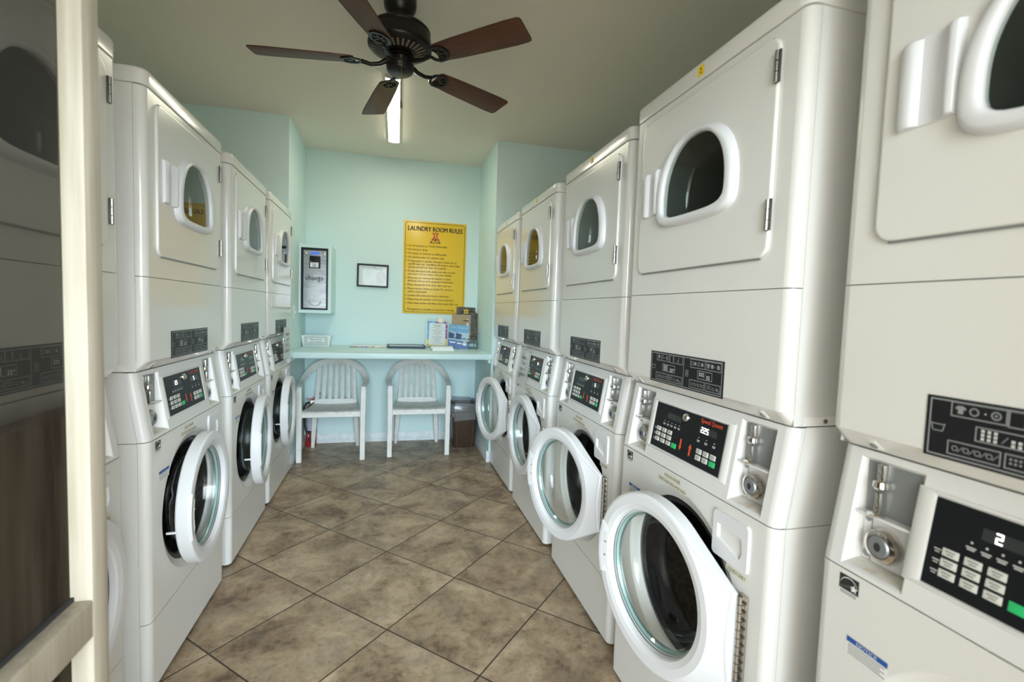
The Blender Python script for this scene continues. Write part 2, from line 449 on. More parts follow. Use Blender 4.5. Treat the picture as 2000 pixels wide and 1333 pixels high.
def base_panel():
    bm = new(); sec = [(.012, .004, HW - .002), (.018, 0, HW), (.2518, 0, HW)]
    corner_wraps(bm, sec); flat_front(bm, sec); return bm
def gasket():
    bm = new()
    lathe(bm, [(.229, -.034), (.226, -.022), (.213, -.020), (.205, -.030), (.207, -.075), (.198, -.088), (.196, -.10), (.205, -.112)], 64, 0, T(0, 0, DZ) @ RX(pi/2))
    return bm
def drum():
    bm = new()
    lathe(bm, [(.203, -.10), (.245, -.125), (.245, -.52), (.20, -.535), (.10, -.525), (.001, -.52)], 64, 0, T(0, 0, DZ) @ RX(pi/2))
    for k in range(3):
        a = 2*pi*k/3 + .5
        band(bm, [(.238*cos(a), y, DZ + .238*sin(a)) for y in (.15, .3, .5)], [(-sin(a), 0, cos(a))]*3, [(cos(a), 0, sin(a))]*3, [.05, .06, .05], .06)
    return bm
SL = .036 / .224; YBK = .042
def sy(z): return SL * (z - .859)
NX0, NX1, NZ0, NZ1 = .196, .306, .866, 1.070
def console():
    bm = new(); z0, z1 = .859, 1.083
    corner_wraps(bm, [(z0, 0, HW), (z1, sy(z1), HW)])
    def pl(x0, x1, a, b): poly(bm, [(x0, sy(a), a), (x1, sy(a), a), (x1, sy(b), b), (x0, sy(b), b)])
    pl(-FL, FL, z0, NZ0); pl(-FL, FL, NZ1, z1); pl(-NX0, NX0, NZ0, NZ1)
    for s in (-1, 1):
        pl(*sorted((s*NX1, s*FL)), NZ0, NZ1)
        x0, x1 = sorted((s*NX0, s*NX1)); e = .003
        lip = [(x0, sy(NZ0), NZ0), (x1, sy(NZ0), NZ0), (x1, sy(NZ1), NZ1), (x0, sy(NZ1), NZ1)]
        lip2 = [(x0+e, sy(NZ0)+e, NZ0+e), (x1-e, sy(NZ0)+e, NZ0+e), (x1-e, sy(NZ1)+e, NZ1-e), (x0+e, sy(NZ1)+e, NZ1-e)]
        yb = YBK
        back = [(x0+.006, yb, NZ0+.010), (x1-.006, yb, NZ0+.010), (x1-.006, yb, NZ1-.004), (x0+.006, yb, NZ1-.004)]
        loft(bm, [lip, lip2, back], 0, cap1=True)
        box(bm, x0+.002, x1-.002, sy(.966)+.004, yb, .9655, .970, 0)          # little shelf across the niche
        poly(bm, [(x0+.006, sy(NZ0)+.006, NZ0+.0045), (x1-.006, sy(NZ0)+.006, NZ0+.0045), (x1-.008, yb-.001, NZ0+.0108), (x0+.008, yb-.001, NZ0+.0108)], 1)
    # raised frame round the control panel
    n = Vector((0, -1, SL)).normalized()
    def fr(x, z, h): return Vector((x, sy(z), z)) + n * h
    o = [(-.202, .896), (.182, .896), (.182, 1.052), (-.202, 1.052)]; i_ = [(-.174, .904), (.154, .904), (.154, 1.044), (-.174, 1.044)]
    m_ = [(-.196, .899), (.176, .899), (.176, 1.049), (-.196, 1.049)]; k_ = [(-.180, .902), (.160, .902), (.160, 1.046), (-.180, 1.046)]
    loft(bm, [[fr(x, z, .0) for x, z in o], [fr(x, z, .0035) for x, z in m_], [fr(x, z, .0035) for x, z in k_], [fr(x, z, .0008) for x, z in i_]], 0)
    return bm
PW, PH = .326, .1395
_up = Vector((0, SL, 1)).normalized(); _n = Vector((0, -1, SL)).normalized()
def PM(h=0.):
    """control panel plane: X right from the left edge, Y up from the lower edge, Z out"""
    o = Vector((-.173, sy(.905), .905)) + _n * (.0012 + h)
    return Matrix(((1, _up.x, _n.x, o.x), (0, _up.y, _n.y, o.y), (0, _up.z, _n.z, o.z), (0, 0, 0, 1)))
def prect(bm, u, v, w, h, mi, lift=.0004, thick=0.):
    x, y = u * PW, (1 - v) * PH
    if thick: box(bm, x - w/2, x + w/2, y - h/2, y + h/2, 0, thick, mi, min(thick*.6, .0012), PM())
    else: poly(bm, [(x - w/2, y - h/2, lift), (x + w/2, y - h/2, lift), (x + w/2, y + h/2, lift), (x - w/2, y + h/2, lift)], mi, PM())
def control_panel():
    bm = new()
    poly(bm, [(0, 0, 0), (PW, 0, 0), (PW, PH, 0), (0, PH, 0)], 0, PM())
    for u0, u1, v in ((.17, .40, .36), (.69, .89, .43)):        # rows of tiny legends under the windows
        for k in range(5 if u0 < .5 else 3):
            u = u0 + (u1 - u0) * (k / (4 if u0 < .5 else 2)); prect(bm, u, v, .003, .003, 1)
            prect(bm, u, v + .055, .013, .0018, 1); prect(bm, u, v + .078, .010, .0018, 1)
    for k in range(3): prect(bm, .045, .57 + .12*k, .010, .0016, 1)
    for k in range(3): prect(bm, .045, .60 + .12*k, .007, .0014, 1)
    return bm
def keypad(us, vs, w, h, skip=()):
    def f():
        bm = new()
        for i, v in enumerate(vs):
            for j, u in enumerate(us):
                if (i, j) in skip: continue
                prect(bm, u, v, w, h, 0, thick=.0016)
                x, y = u*PW, (1 - v)*PH
                for k, ww in ((.17, .6), (-.17, .42)):
                    poly(bm, [(x - w*ww/2, y + h*k - .0008, .0019), (x + w*ww/2, y + h*k - .0008, .0019), (x + w*ww/2, y + h*k + .0008, .0019), (x - w*ww/2, y + h*k + .0008, .0019)], 1, PM())
        return bm
    return f
def start_button(u, v):
    def f():
        bm = new(); prect(bm, u, v, .024, .0145, 0, thick=.0018); return bm
    return f
def arrow(u, v, d):
    def f():
        bm = new(); x, y = u*PW, (1 - v)*PH; a = .017; w = .0034
        P = [(-w, -a), (w, -a), (w, a*.25), (w*2.1, a*.2), (0, a), (-w*2.1, a*.2), (-w, a*.25)]
        poly(bm, [(x + px, y + d*py, .0006) for px, py in P], 0, PM()); return bm
    return f
def brand_lettering():
    bm = new(); text(bm, 'Speed Queen', .0175, PM(.0006) @ T(.815*PW, .885*PH, 0), 0, bold=.025, sx=.92); return bm
def lock():
    bm = new(); lathe(bm, [(.0125, 0), (.0125, .004), (.0105, .008), (.009, .009), (.0075, .0105), (.004, .0115), (.0005, .0118)], 24, 0, PM() @ T(.484*PW, .866*PH, 0))
    return bm
def display_window(u0, u1, v0, v1):
    def f():
        bm = new(); prect(bm, (u0+u1)/2, (v0+v1)/2, (u1-u0)*PW, (v1-v0)*PH, 0, .0003); return bm
    return f
SEG = {'0': 'abcdef', '1': 'bc', '2': 'abged', '3': 'abgcd', '4': 'fgbc', '5': 'afgcd', '7': 'abc'}
def digits(bm, s, u, v, hgt, mi):
    w = hgt * .55; t = hgt * .13; x = u * PW; y = (1 - v) * PH
    def r(x0, y0, x1, y1): poly(bm, [(x0, y0, .0008), (x1, y0, .0008), (x1, y1, .0008), (x0, y1, .0008)], mi, PM())
    for ch in s:
        for g in SEG[ch]:
            if g == 'a': r(x, y + hgt - t, x + w, y + hgt)
            if g == 'g': r(x, y + hgt/2 - t/2, x + w, y + hgt/2 + t/2)
            if g == 'd': r(x, y, x + w, y + t)
            if g == 'f': r(x, y + hgt/2, x + t, y + hgt)
            if g == 'b': r(x + w - t, y + hgt/2, x + w, y + hgt)
            if g == 'e': r(x, y, x + t, y + hgt/2)
            if g == 'c': r(x + w - t, y, x + w, y + hgt/2)
        x += w * 1.35
def coin_slide(s):
    def f():
        bm = new(); x0, x1 = sorted((s*NX0, s*NX1)); c = x0 + .038; y = YBK - .0012
        quad(bm, x0+.008, x1-.008, .970, NZ1-.006, y, 0)                     # grey backing plate
        quad(bm, x0+.007, x1-.007, NZ0+.012, .964, y, 1)                     # pale coin-box door
        disc(bm, c + .034, 1.050, .013, y - .0006, 3, rz=.007); disc(bm, c + .034, 1.050, .0115, y - .0009, 0, rz=.0058); quad(bm, x0+.022, x0+.024, NZ0+.012, .964, y - .0005, 2)
        return bm
    return f
def coin_chute(s):
    def f():
        bm = new(); x0, x1 = sorted((s*NX0, s*NX1)); c = x0 + .038; y = YBK - .007
        box(bm, c - .006, c + .006, y - .006, y + .006, 1.024, NZ1-.006, 0, .002)
        lathe(bm, [(.001, -.004), (.010, -.004), (.013, 0), (.012, .010), (.004, .014), (.001, .014)], 20, 0, T(c, y - .001, 1.022))
        box(bm, c - .0045, c + .0045, y - .009, y, .978, 1.012, 0, .0015)
        lathe(bm, [(.001, 0), (.014, 0), (.015, .003), (.009, .006), (.001, .007)], 20, 0, T(c, y - .006, .9705))
        return bm
    return f
def coin_lock(s):
    def f():
        bm = new(); x0, x1 = sorted((s*NX0, s*NX1)); c = x0 + .050; M = T(c, YBK - .001, .917) @ RX(pi/2)
        lathe(bm, [(.032, 0), (.032, .006), (.028, .016), (.021, .019), (.0205, .019)], 28, 0, M)
        lathe(bm, [(.0205, .017), (.0175, .021), (.001, .021)], 24, 1, M)
        disc(bm, c, .917, .006, YBK - .0224, 2, rz=.008); disc(bm, x0+.016, .955, .006, YBK - .002, 3); disc(bm, x0+.016, .889, .007, YBK - .002, 3)
        return bm
    return f
def detergent_drawer():
    bm = new(); cx, cz = .2225, .775
    out = rrect(.160, .285, .716, .833, .012); pk = [(.178, .800), (.262, .796), (.267, .760), (.258, .742), (.178, .764)]
    fo, a1 = polyrad(out, cx, cz); fp, a2 = polyrad(pk, cx, cz); angs = sorted(set(ANG + a1 + a2))
    sh = lambda f, k: (lambda a: f(a) * k)
    ringloft(bm, angs, [(sh(fo, 1.0), .0), (sh(fo, 1.0), -.004), (sh(fo, .975), -.007), (fp, -.007), (sh(fp, .96), -.004), (sh(fp, .55), .026)], cx, cz, cap=True)
    return bm
def energy_label():
    bm = new(); x0, x1, z0, z1 = -.304, -.266, .811, .848
    quad(bm, x0, x1, z0, z1, -.0006, 0); quad(bm, x0, x1, z0, z0 + .009, -.0009, 1)
    for k in range(2): quad(bm, x0 + .003, x1 - .003, z0 + .002 + .0035*k, z0 + .0035 + .0035*k, -.0012, 0)
    text(bm, 'energy', .011, T(x0 + .016, -.001, z0 + .014) @ FACE @ RZ(.25), 1, bold=.01)
    c = (x1 - .009, z0 + .018)
    poly(bm, [(c[0] + (.008 if k % 2 == 0 else .0035)*sin(2*pi*k/10), -.0011, c[1] + (.008 if k % 2 == 0 else .0035)*cos(2*pi*k/10)) for k in range(10)], 1)
    P = [(x0 + .019 + .017*cos(a), z0 + .016 + .017*sin(a)) for a in [radians(d) for d in range(15, 176, 16)]]
    for (a, b), (c_, d) in zip(P, P[1:]): poly(bm, [(a, -.001, b), (c_, -.001, d), (c_, -.001, d + .0016), (a, -.001, b + .0016)], 1)
    return bm
def notice_sticker():
    bm = new(); x0, x1, z0, z1 = -.281, -.206, .706, .7395
    quad(bm, x0, x1, z0, z1, -.0006, 0); quad(bm, x0, x1, z1 - .010, z1, -.0009, 1)
    text(bm, 'NOTICE', .0105, T((x0+x1)/2, -.0012, z1 - .0088) @ FACE, 0, bold=.02)
    for k in range(5): quad(bm, x0 + .003, x1 - .004 - .008*(k % 2), z1 - .0145 - .0042*k, z1 - .0130 - .0042*k, -.0009, 2)
    return bm
def strip_sticker(s, cx, cz, w, h, size, tilt=0., sx=1.):
    def f():
        bm = new(); M = T(cx, 0, cz) @ RY(tilt)
        quad(bm, -w/2, w/2, -h/2, h/2, -.0006, 0, M); text(bm, s, size, M @ T(0, -.0010, -size*.36) @ FACE, 1, sx=sx); return bm
    return f
def washer_door():
    bm = new(); r0 = .247; cu = -.277
    d = sqrt(.277**2 + .115**2); phi = atan2(.115, .277); t = phi + math.acos(r0 / d)
    pts = [(r0*cos(a), r0*sin(a)) for a in [t + (2*pi - 2*t)*k/60 for k in range(61)]] + [(.277, -.115), (.277, .115)]
    f, ang = polyrad(pts, 0, 0); angs = sorted(set(round(a, 6) for a in ang + ANG))
    k = lambda s: (lambda a: f(a) - s)
    tp = lambda y, q=.030: (lambda a: y + q * min(1, max(0, (f(a) - r0) / .05)))       # the hinge tab thins out towards its edge
    rings = [(circ(.181), .0), (circ(.184), -.008), (circ(.187), -.016), (circ(.187), -.019), (circ(.191), -.020), (circ(.191), -.026), (circ(.194), -.038), (circ(.198), -.043), (circ(.214), -.047), (circ(.233), -.047),
             (k(.010), tp(-.047)), (k(.004), tp(-.0455)), (k(.0), tp(-.040)), (k(.0), tp(-.006, .003)), (k(.004), -.001), (k(.012), 0), (circ(.198), 0), (circ(.181), 0)]
    ringloft(bm, angs, rings, cu, DZ, mis=[1, 0, 1, 0, 1, 0, 0, 0, 0, 0, 0, 0, 0, 0, 0, 0, 0])
    return bm
def door_latch():
    bm = new(); cu = -.277
    sec = []
    for k in range(9):
        a = pi - .36 + .72*k/8; c, s = cos(a), sin(a)
        sec.append([(cu + r*c, y, DZ + r*s) for r, y in ((.196, -.030), (.197, -.044), (.216, -.0475), (.222, -.051), (.240, -.0505), (.2462, -.042), (.2462, -.030))])
    loft(bm, sec, 0, True, True, True)
    sec = []
    for k in range(7):
        a = pi - .27 + .54*k/6; c, s = cos(a), sin(a)
        sec.append([(cu + r*c, y, DZ + r*s) for r, y in ((.1955, -.040), (.1975, -.0465), (.2135, -.0500), (.2140, -.044))])
    loft(bm, sec, 1, True, True, True)
    for dz in (-.022, .022): lathe(bm, [(.0034, 0), (.003, .0015), (.0003, .0018)], 10, 2, T(cu - .205, -.0486, DZ + dz) @ RX(pi/2))
    box(bm, cu - .244, cu - .236, -.004, .026, DZ - .048, DZ - .040, 0, .002)      # catch that enters the cabinet
    return bm
def glass_bowl():
    bm = new(); M = T(-.277, 0, DZ) @ RX(pi/2)
    lathe(bm, [(.188, .018), (.182, .006), (.176, -.030), (.168, -.052), (.146, -.066), (.10, -.078), (.05, -.084), (.001, -.086)], 64, 0, M)
    lathe(bm, [(.189, .020), (.180, .0195), (.176, .012), (.178, .006)], 64, 1, M)
    return bm
def piano_hinge():
    bm = new(); z0, z1 = DZ - .113, DZ + .113; n = 11
    box(bm, -.002, .018, -.003, .009, z0, z1, 0, .0008)
    tube(bm, [(.006, -.008, z0), (.006, -.008, z1)], .0052, 10, 1)
    for k in range(n):
        a = z0 + (z1 - z0) * k / n; tube(bm, [(.006, -.008, a + .0012), (.006, -.008, a + (z1 - z0)/n - .0012)], .0066, 10, 0)
        box(bm, .010, .0185, -.0045, .0, a + .004, a + .011, 1)
    return bm
def dryer_cabinet():
    bm = new(); box(bm, -.35, .35, .0305, .70, 1.0868, 1.9715); open_front(bm)
    for s in (-1, 1):
        box(bm, *sorted((s*.3495, s*.3515)), .060, .62, 1.0872, 1.1085, 0, .0008)
        lathe(bm, [(.0055, 0), (.005, .002), (.0005, .0024)], 12, 1, T(s*.3515, .115, 1.097) @ RY(s*pi/2))
    return bm
def dryer_front():
    bm = new(); z0, z1 = 1.3885, 1.9705
    corner_wraps(bm, [(z0, 0, HW), (z1, 0, HW)])
    plate_hole(bm, -FL, FL, z0, z1, arch(.145, .165, .064), BX, BZ, 0); return bm
def dryer_drum():
    bm = new(); sc = arch(.145, .165, .064)
    ringloft(bm, ANG, [(sc, .0), (sc, .075), (circ(.29), .08), (circ(.29), .55), (circ(.002), .56)], BX, BZ); return bm
def lower_panel():
    bm = new(); sec = [(1.0862, .034, HW - .0006), (1.119, .0, HW), (1.3866, 0, HW)]
    corner_wraps(bm, sec); flat_front(bm, sec)
    poly(bm, [(-.34, .066, 1.0864), (.34, .066, 1.0864), (.322, .034, 1.0862), (-.322, .034, 1.0862)])
    for s in (-1, 1):                                                            # moulded screw bosses on the bevel
        c = s*.275; loft(bm, [[(c - .014, .0272, 1.0930), (c + .014, .0272, 1.0930), (c + .009, .0090, 1.1105), (c - .009, .0090, 1.1105)],
                  [(c - .010, .0262, 1.0905), (c + .010, .0262, 1.0905), (c + .007, .0098, 1.1060), (c - .007, .0098, 1.1060)]], 0, cap1=True)
    return bm
def panel_screw(s):
    def f():
        bm = new(); lathe(bm, [(.0068, -.002), (.0068, .002), (.004, .0035), (.0005, .004)], 14, 0, T(s*.275, .0192, 1.0975) @ RX(pi/2 + .75)); return bm
    return f
def instruction_plate():
    bm = new(); X0, W_, Z1, H_ = -.180, .341, 1.2085, .0955
    box(bm, X0, X0 + W_, -.0016, 0, Z1 - H_, Z1, 0)
    def U(u): return X0 + u*W_
    def V(v): return Z1 - v*H_
    y = -.0020
    outline(bm, U(.014), U(.986), V(.962), V(.038), y, .0022, 1)
    quad(bm, U(.506), U(.512), V(.955), V(.045), y, 1)
    for u0, v0, u1, v1 in ((.098, .05, .30, .286), (.302, .05, .494, .30), (.195, .374, .39, .605), (.095, .676, .29, .90), (.301, .676, .494, .90),
                           (.597, .06, .787, .315), (.795, .06, .973, .315), (.694, .365, .874, .61), (.595, .668, .787, .90), (.795, .668, .973, .90)):
        outline(bm, U(u0), U(u1), V(v1), V(v0), y, .0017, 1)
    def sq(u, v, s=.0042, mi=2): quad(bm, U(u) - s/2, U(u) + s/2, V(v) - s/2, V(v) + s/2, y, mi)
    def slash(u, v, h=.010): poly(bm, [(U(u) - .004, y, V(v) - h/2), (U(u) - .0028, y, V(v) - h/2), (U(u) + .004, y, V(v) + h/2), (U(u) + .0028, y, V(v) + h/2)], 1)
    def ring(u, v, r): 
        for k in range(14):
            a, b = 2*pi*k/14, 2*pi*(k+1)/14
            poly(bm, [(U(u) + q*cos(c), y, V(v) + q*sin(c)) for q, c in ((r, a), (r, b), (r*.7, b), (r*.7, a))], 1)
    def shirt(u, v, s=.006):
        poly(bm, [(U(u) + px*s, y, V(v) + pz*s) for px, pz in ((-.6, -1), (.6, -1), (.6, .2), (1, .0), (1.2, .5), (.5, 1), (-.5, 1), (-1.2, .5), (-1, 0), (-.6, .2))], 1)
    shirt(.135, .17); ring(.185, .17, .0062); sq(.225, .17, .002); ring(.262, .17, .0062); sq(.262, .17, .003, 1)
    for v in (.11, .17, .235): sq(.36, v, .0045, 1)
    slash(.43, .17, .016); ring(.425, .22, .004)
    for i in range(3):
        for j in range(3): sq(.222 + .022*i, .43 + .06*j)
    slash(.298, .50)
    for i in range(3): sq(.325 + .022*i, .50)
    for i in range(2): sq(.325 + .022*i, .56)
    for b in (.0, .5):
        for i in range(4): ring(.125 + b + .042*i, .79, .0042); slash(.146 + b + .042*i, .79, .009)
        for i in range(3): sq(.322 + b + .016*i, .75, .003, 1); sq(.322 + b + .016*i, .81, .003, 1)
        ring(.385 + b, .80, .0038); slash(.412 + b, .80); ring(.465 + b, .85, .0042)
        sq(.437 + b, .80, .006, 1)
    ring(.625, .19, .0058); sq(.662, .19, .009, 1); ring(.705, .19, .0058); sq(.75, .19, .009, 1)
    shirt(.825, .19); sq(.87, .19, .010, 1); ring(.90, .19, .002); sq(.94, .19, .010, 1)
    for i in range(3):
        for j in range(2): sq(.722 + .022*i, .44 + .06*j)
    slash(.785, .49, .016)
    for i in range(2):
        for j in range(2): sq(.815 + .022*i, .49 + .06*j)
    # wash-tub sign and drum sign
    for a, b in (((-1, 1), (-.7, -1)), ((-.7, -1), (.7, -1)), ((.7, -1), (1, 1)), ((-1, .7), (1, .7))):
        d = Vector((b[0]-a[0], 0, b[1]-a[1])).normalized(); p = Vector((-d.z, 0, d.x)) * .0007; A = Vector((U(.052) + a[0]*.0095, y, V(.50) + a[1]*.006)); B = Vector((U(.052) + b[0]*.0095, y, V(.50) + b[1]*.006))
        poly(bm, [A - p, B - p, B + p, A + p], 1)
    outline(bm, U(.557) - .006, U(.557) + .006, V(.51) - .009, V(.51) + .009, y, .0014, 1); ring(.557, .51, .0042)
    return bm
def dryer_door():
    bm = new(); out = rrect(-.285, .283, 1.459, 1.946, .030, 6)
    fo, a1 = polyrad(out, BX, BZ); angs = sorted(set(round(a, 6) for a in ANG + a1)); hole = arch(.147, .167, .066)
    k = lambda s: (lambda a: fo(a) * s)
    ringloft(bm, angs, [(k(1.0), -.0005), (k(1.0), -.0055), (k(.995), -.0082), (k(.990), -.0090), (k(.980), -.0090), (lambda a: hole(a) + .004, -.0090), (hole, -.0090), (hole, 0)], BX, BZ)
    box(bm, -.262, .260, -.0045, .0, 1.4555, 1.4595, 1); box(bm, -.262, .260, -.0030, .0, 1.9455, 1.9475, 1)      # dark strips painting the shadow gap below and above the door
    return bm
def window_bezel():
    bm = new(); o, i = arch(.170, .172, .077), arch(.138, .157, .0545, 2.25, 4.4)
    k = lambda f, d: (lambda a: f(a) + d)
    ringloft(bm, ANG, [(k(o, .005), -.0088), (k(o, .003), -.014), (k(o, -.001), -.021), (k(o, -.006), -.026), (k(o, -.011), -.028), (k(i, .010), -.0285), (k(i, .005), -.0270), (k(i, .001), -.0235), (k(i, 0), -.019), (k(i, 0), -.008)], BX, BZ)
    return bm
def window_glass():
    bm = new(); i = arch(.138, .157, .0545, 2.25, 4.4); k = lambda s: (lambda a: i(a) * s)
    ringloft(bm, ANG, [(k(1), -.016), (k(.01), -.016)], BX, BZ)
    ringloft(bm, ANG, [(k(1), -.014), (k(.985), .030), (k(.95), .058), (k(.88), .068), (k(.80), .070)], BX, BZ, 1)
    return bm
def dryer_handle():
    bm = new()
    sec = lambda z, s: [(x, y, z) for x, y in ((-.254, -.0088), (-.253, -.018 - s), (-.248, -.021 - s), (-.236, -.0225 - s), (-.230, -.0205 - s), (-.223, -.0128), (-.205, -.0118), (-.191, -.0135), (-.181, -.024 - s), (-.174, -.026 - s), (-.169, -.024 - s), (-.165, -.0088))]
    loft(bm, [sec(1.637, -.008), sec(1.639, -.003), sec(1.645, .0), sec(1.768, .0), sec(1.775, -.003), sec(1.777, -.008)], 0, True, True, True)
    return bm
def door_hinge():
    bm = new(); box(bm, -.006, .008, -.0035, .001, -.035, .035, 1, .001)
    for k in range(3): tube(bm, [(0, -.005, -.034 + .023*k), (0, -.005, -.013 + .023*k)], .0048, 10, 0)
    return bm
def top_lid():
    bm = new()
    def pl(z, e):
        a = HW + .002 - e; y0 = -.004 + e; r = .030; p = [(-a, .70), (-a, y0 + r)]
        p += [(-a + r - r*cos(pi/2*k/6), y0 + r - r*sin(pi/2*k/6)) for k in range(1, 7)]
        p += [(x * -1, y) for x, y in reversed(p)]
        return [(x, y, z) for x, y in p]
    loft(bm, [pl(1.973, .004), pl(1.975, 0), pl(2.015, 0), pl(2.0215, .002), pl(2.025, .006), pl(2.026, .014)], 0, True, True, True)
    return bm
def number_sticker(n):
    def f():
        bm = new(); quad(bm, -.014, .014, 1.984, 2.012, -.0046, 0); text(bm, n, .022, T(0, -.0050, 1.9905) @ FACE, 1, bold=.02); return bm
    return f

def machine(X, Y, a, side, label, group, theta, left=None, right=None, number=None, door=True):
    rz = -(pi/2 + a) if side > 0 else pi/2 - a
    t = thing('stacked_washer_dryer', label, 'washer dryer', T(X, Y, 0) @ RZ(rz), group)
    E, EC, P = 'enamel', 'enamel_cabinet', 'plastic_white'
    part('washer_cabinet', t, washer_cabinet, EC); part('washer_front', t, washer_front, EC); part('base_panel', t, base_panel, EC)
    part('door_gasket', t, gasket, 'rubber_black'); part('drum', t, drum, 'drum_steel')
    part('console', t, console, [P, 'grime'])
    cp = part('control_panel', t, control_panel, ['panel_black', 'icon_grey'])
    part('keypad', cp, keypad((.10, .19, .28), (.57, .69, .81), .0225, .0125), ['button_grey', 'button_ink'], 'keypad_cycle')
    part('keypad', cp, keypad((.725, .814, .903), (.692, .818), .0225, .0140, {(1, 2)}), ['button_grey', 'button_ink'], 'keypad_dry')
    part('start_button', cp, start_button(.372, .81), 'button_green', 'start_cycle'); part('start_button', cp, start_button(.905, .822), 'button_green', 'start_dry')
    part('arrow', cp, arrow(.465, .72, -1), 'arrow_red', 'arrow_down'); part('arrow', cp, arrow(.604, .74, 1), 'arrow_red', 'arrow_up')
    part('brand_lettering', cp, brand_lettering, 'brand_red'); part('panel_lock', cp, lock, 'chrome')
    def disp(u0, u1, v0, v1, s, u):
        def f():
            bm = display_window(u0, u1, v0, v1)()
            if s: digits(bm, s, u, v1 - .015, .0155, 1)
            return bm
        part('display', cp, f, ['segment_dim', 'segment_lit'], 'display%s%s' % (u0, s))
    disp(.20, .42, .16, .29, left, .25); disp(.675, .90, .20, .33, right, .70 if right and len(right) > 1 else .76)
    for s in (-1, 1):
        cs = part('coin_slide', t, coin_slide(s), ['coin_grey', 'plastic_white', 'coin_grey', 'line_grey'], 'coin_slide%d' % s)
        part('coin_chute', cs, coin_chute(s), 'chrome', 'chute%d' % s); part('coin_lock', cs, coin_lock(s), ['chrome', 'lock_blue', 'gap_dark', 'coin_grey'], 'clock%d' % s)
    part('detergent_drawer', t, detergent_drawer, 'plastic_bright')
    part('energy_label', t, energy_label, ['ink', 'sticker_white']); part('notice_sticker', t, notice_sticker, ['sticker_white', 'sticker_blue', 'ink_soft'])
    if door: part('instruction_sticker', t, strip_sticker('PODS IN WASHER', -.033, .8385, .082, .0165, .0135, 0, .72), ['sticker_cream', 'ink'], 'pods')
    if door: part('instruction_sticker', t, strip_sticker('LEAVE DOOR OPEN AFTER WASH', -.034, .8195, .146, .0165, .0135, .03, .66), ['sticker_cream', 'ink'], 'leave')
    part('instruction_sticker', t, strip_sticker('LIQUIDS ONLY', .246, .703, .072, .0155, .0130, 0, .72), ['sticker_cream', 'ink'], 'liquids')
    if door:
        wd = part('washer_door', t, washer_door, ['plastic_bright', 'coin_grey'], M=T(.273, -.013, 0) @ RZ(theta))
        part('door_latch', wd, door_latch, ['plastic_bright', 'plastic_white', 'steel']); part('glass_bowl', wd, glass_bowl, ['glass_clear', 'glass_rim'])
        part('piano_hinge', t, piano_hinge, ['steel', 'hinge_dark'], M=T(.273, -.006, 0))
    part('dryer_cabinet', t, dryer_cabinet, [EC, 'steel']); part('dryer_front', t, dryer_front, E); part('dryer_drum', t, dryer_drum, 'dryer_inside')
    lp = part('lower_panel', t, lower_panel, E)
    part('instruction_plate', lp, instruction_plate, ['plate_black', 'line_grey', 'icon_grey'])
    for s in (-1, 1): part('panel_screw', lp, panel_screw(s), 'coin_grey', 'screw%d' % s)
    dd = part('dryer_door', t, dryer_door, [E, 'coin_grey'])
    part('window_bezel', dd, window_bezel, 'plastic_bright'); part('window_glass', dd, window_glass, ['glass_dryer', 'glass_clear']); part('door_handle', dd, dryer_handle, 'plastic_bright')
    for z in (1.552, 1.8725): part('hinge', dd, door_hinge, ['steel', 'hinge_dark'], 'dryer_hinge', T(.2845, -.0105, z))
    part('top_lid', t, top_lid, E)
    if number: part('number_sticker', t, number_sticker(number), ['sticker_yellow', 'ink'], 'number' + number)
    return t

# ------------------------------------------------------------------ room shell
def room():
    bm = new(); box(bm, WL - .12, WR + .12, -.20, YB + .12, -.10, 0); struct('floor', bm, 'floor_tile', 'brown mottled stone floor tiles laid on the diagonal')
    bm = new(); box(bm, WL - .12, WR + .12, -.20, YB + .12, H, H + .10); struct('ceiling', bm, 'ceiling_paint', 'plain cream painted ceiling')
    def wall(n, *b, l=None):
        bm = new(); box(bm, *b); return struct('wall_' + n, bm, 'wall_aqua', l)
    wall('back', AL - .02, AR + .02, YB, YB + .12, 0, H, l='pale aqua back wall of the alcove')
    wall('left', WL - .12, WL, -.20, YF + .1, 0, H, l='aqua side wall behind the left machines')
    wall('right', WR, WR + .12, -.20, YF + .1, 0, H, l='aqua side wall behind the right machines')
    wall('alcove_left', WL - .12, AL, YF + .032, YB + .12, 0, H, l='aqua wall block left of the alcove')
    wall('alcove_right', AR, WR + .12, YF, YB + .12, 0, H, l='aqua wall block right of the alcove')
    ox0, ox1, oz = -.60, .62, 2.10
    bm = new()
    box(bm, WL - .12, ox0, -.20, -.06, 0, H); box(bm, ox1, WR + .12, -.20, -.06, 0, H); box(bm, ox0, ox1, -.20, -.06, oz, H)
    struct('wall_front', bm, 'wall_aqua', 'front wall around the open doorway')
    def skirt(n, p0, p1, nrm):
        bm = new(); d = (Vector(p1) - Vector(p0)); L = d.length; d.normalize(); nv = Vector(nrm)
        prof = [(0, 0), (.016, 0), (.016, .032), (.0135, .034), (.0135, .046), (.0105, .050), (.0105, .072), (.006, .082), (.003, .088), (0, .088)]
        loft(bm, [[Vector(p) + nv * t + Vector((0, 0, z)) for t, z in prof] for p in (p0, p1)], 0, True, True, True)
        return struct('baseboard_' + n, bm, 'trim_white', 'white moulded baseboard')
    skirt('back', (AL, YB, 0), (AR, YB, 0), (0, -1, 0)); skirt('left', (AL, YF + .032, 0), (AL, YB, 0), (1, 0, 0)); skirt('right', (AR, YF, 0), (AR, YB, 0), (-1, 0, 0))
    bm = new(); box(bm, AR - .022, AR + .012, YF - .016, YF + .020, 0, .098, 0, .006); struct('trim_1', bm, 'trim_white', 'white corner block at the end of the right baseboard')
    bm = new(); box(bm, -30, 30, -40, -.20, -.14, -.04); struct('ground', bm, 'concrete', 'sunlit concrete outside the doorway')

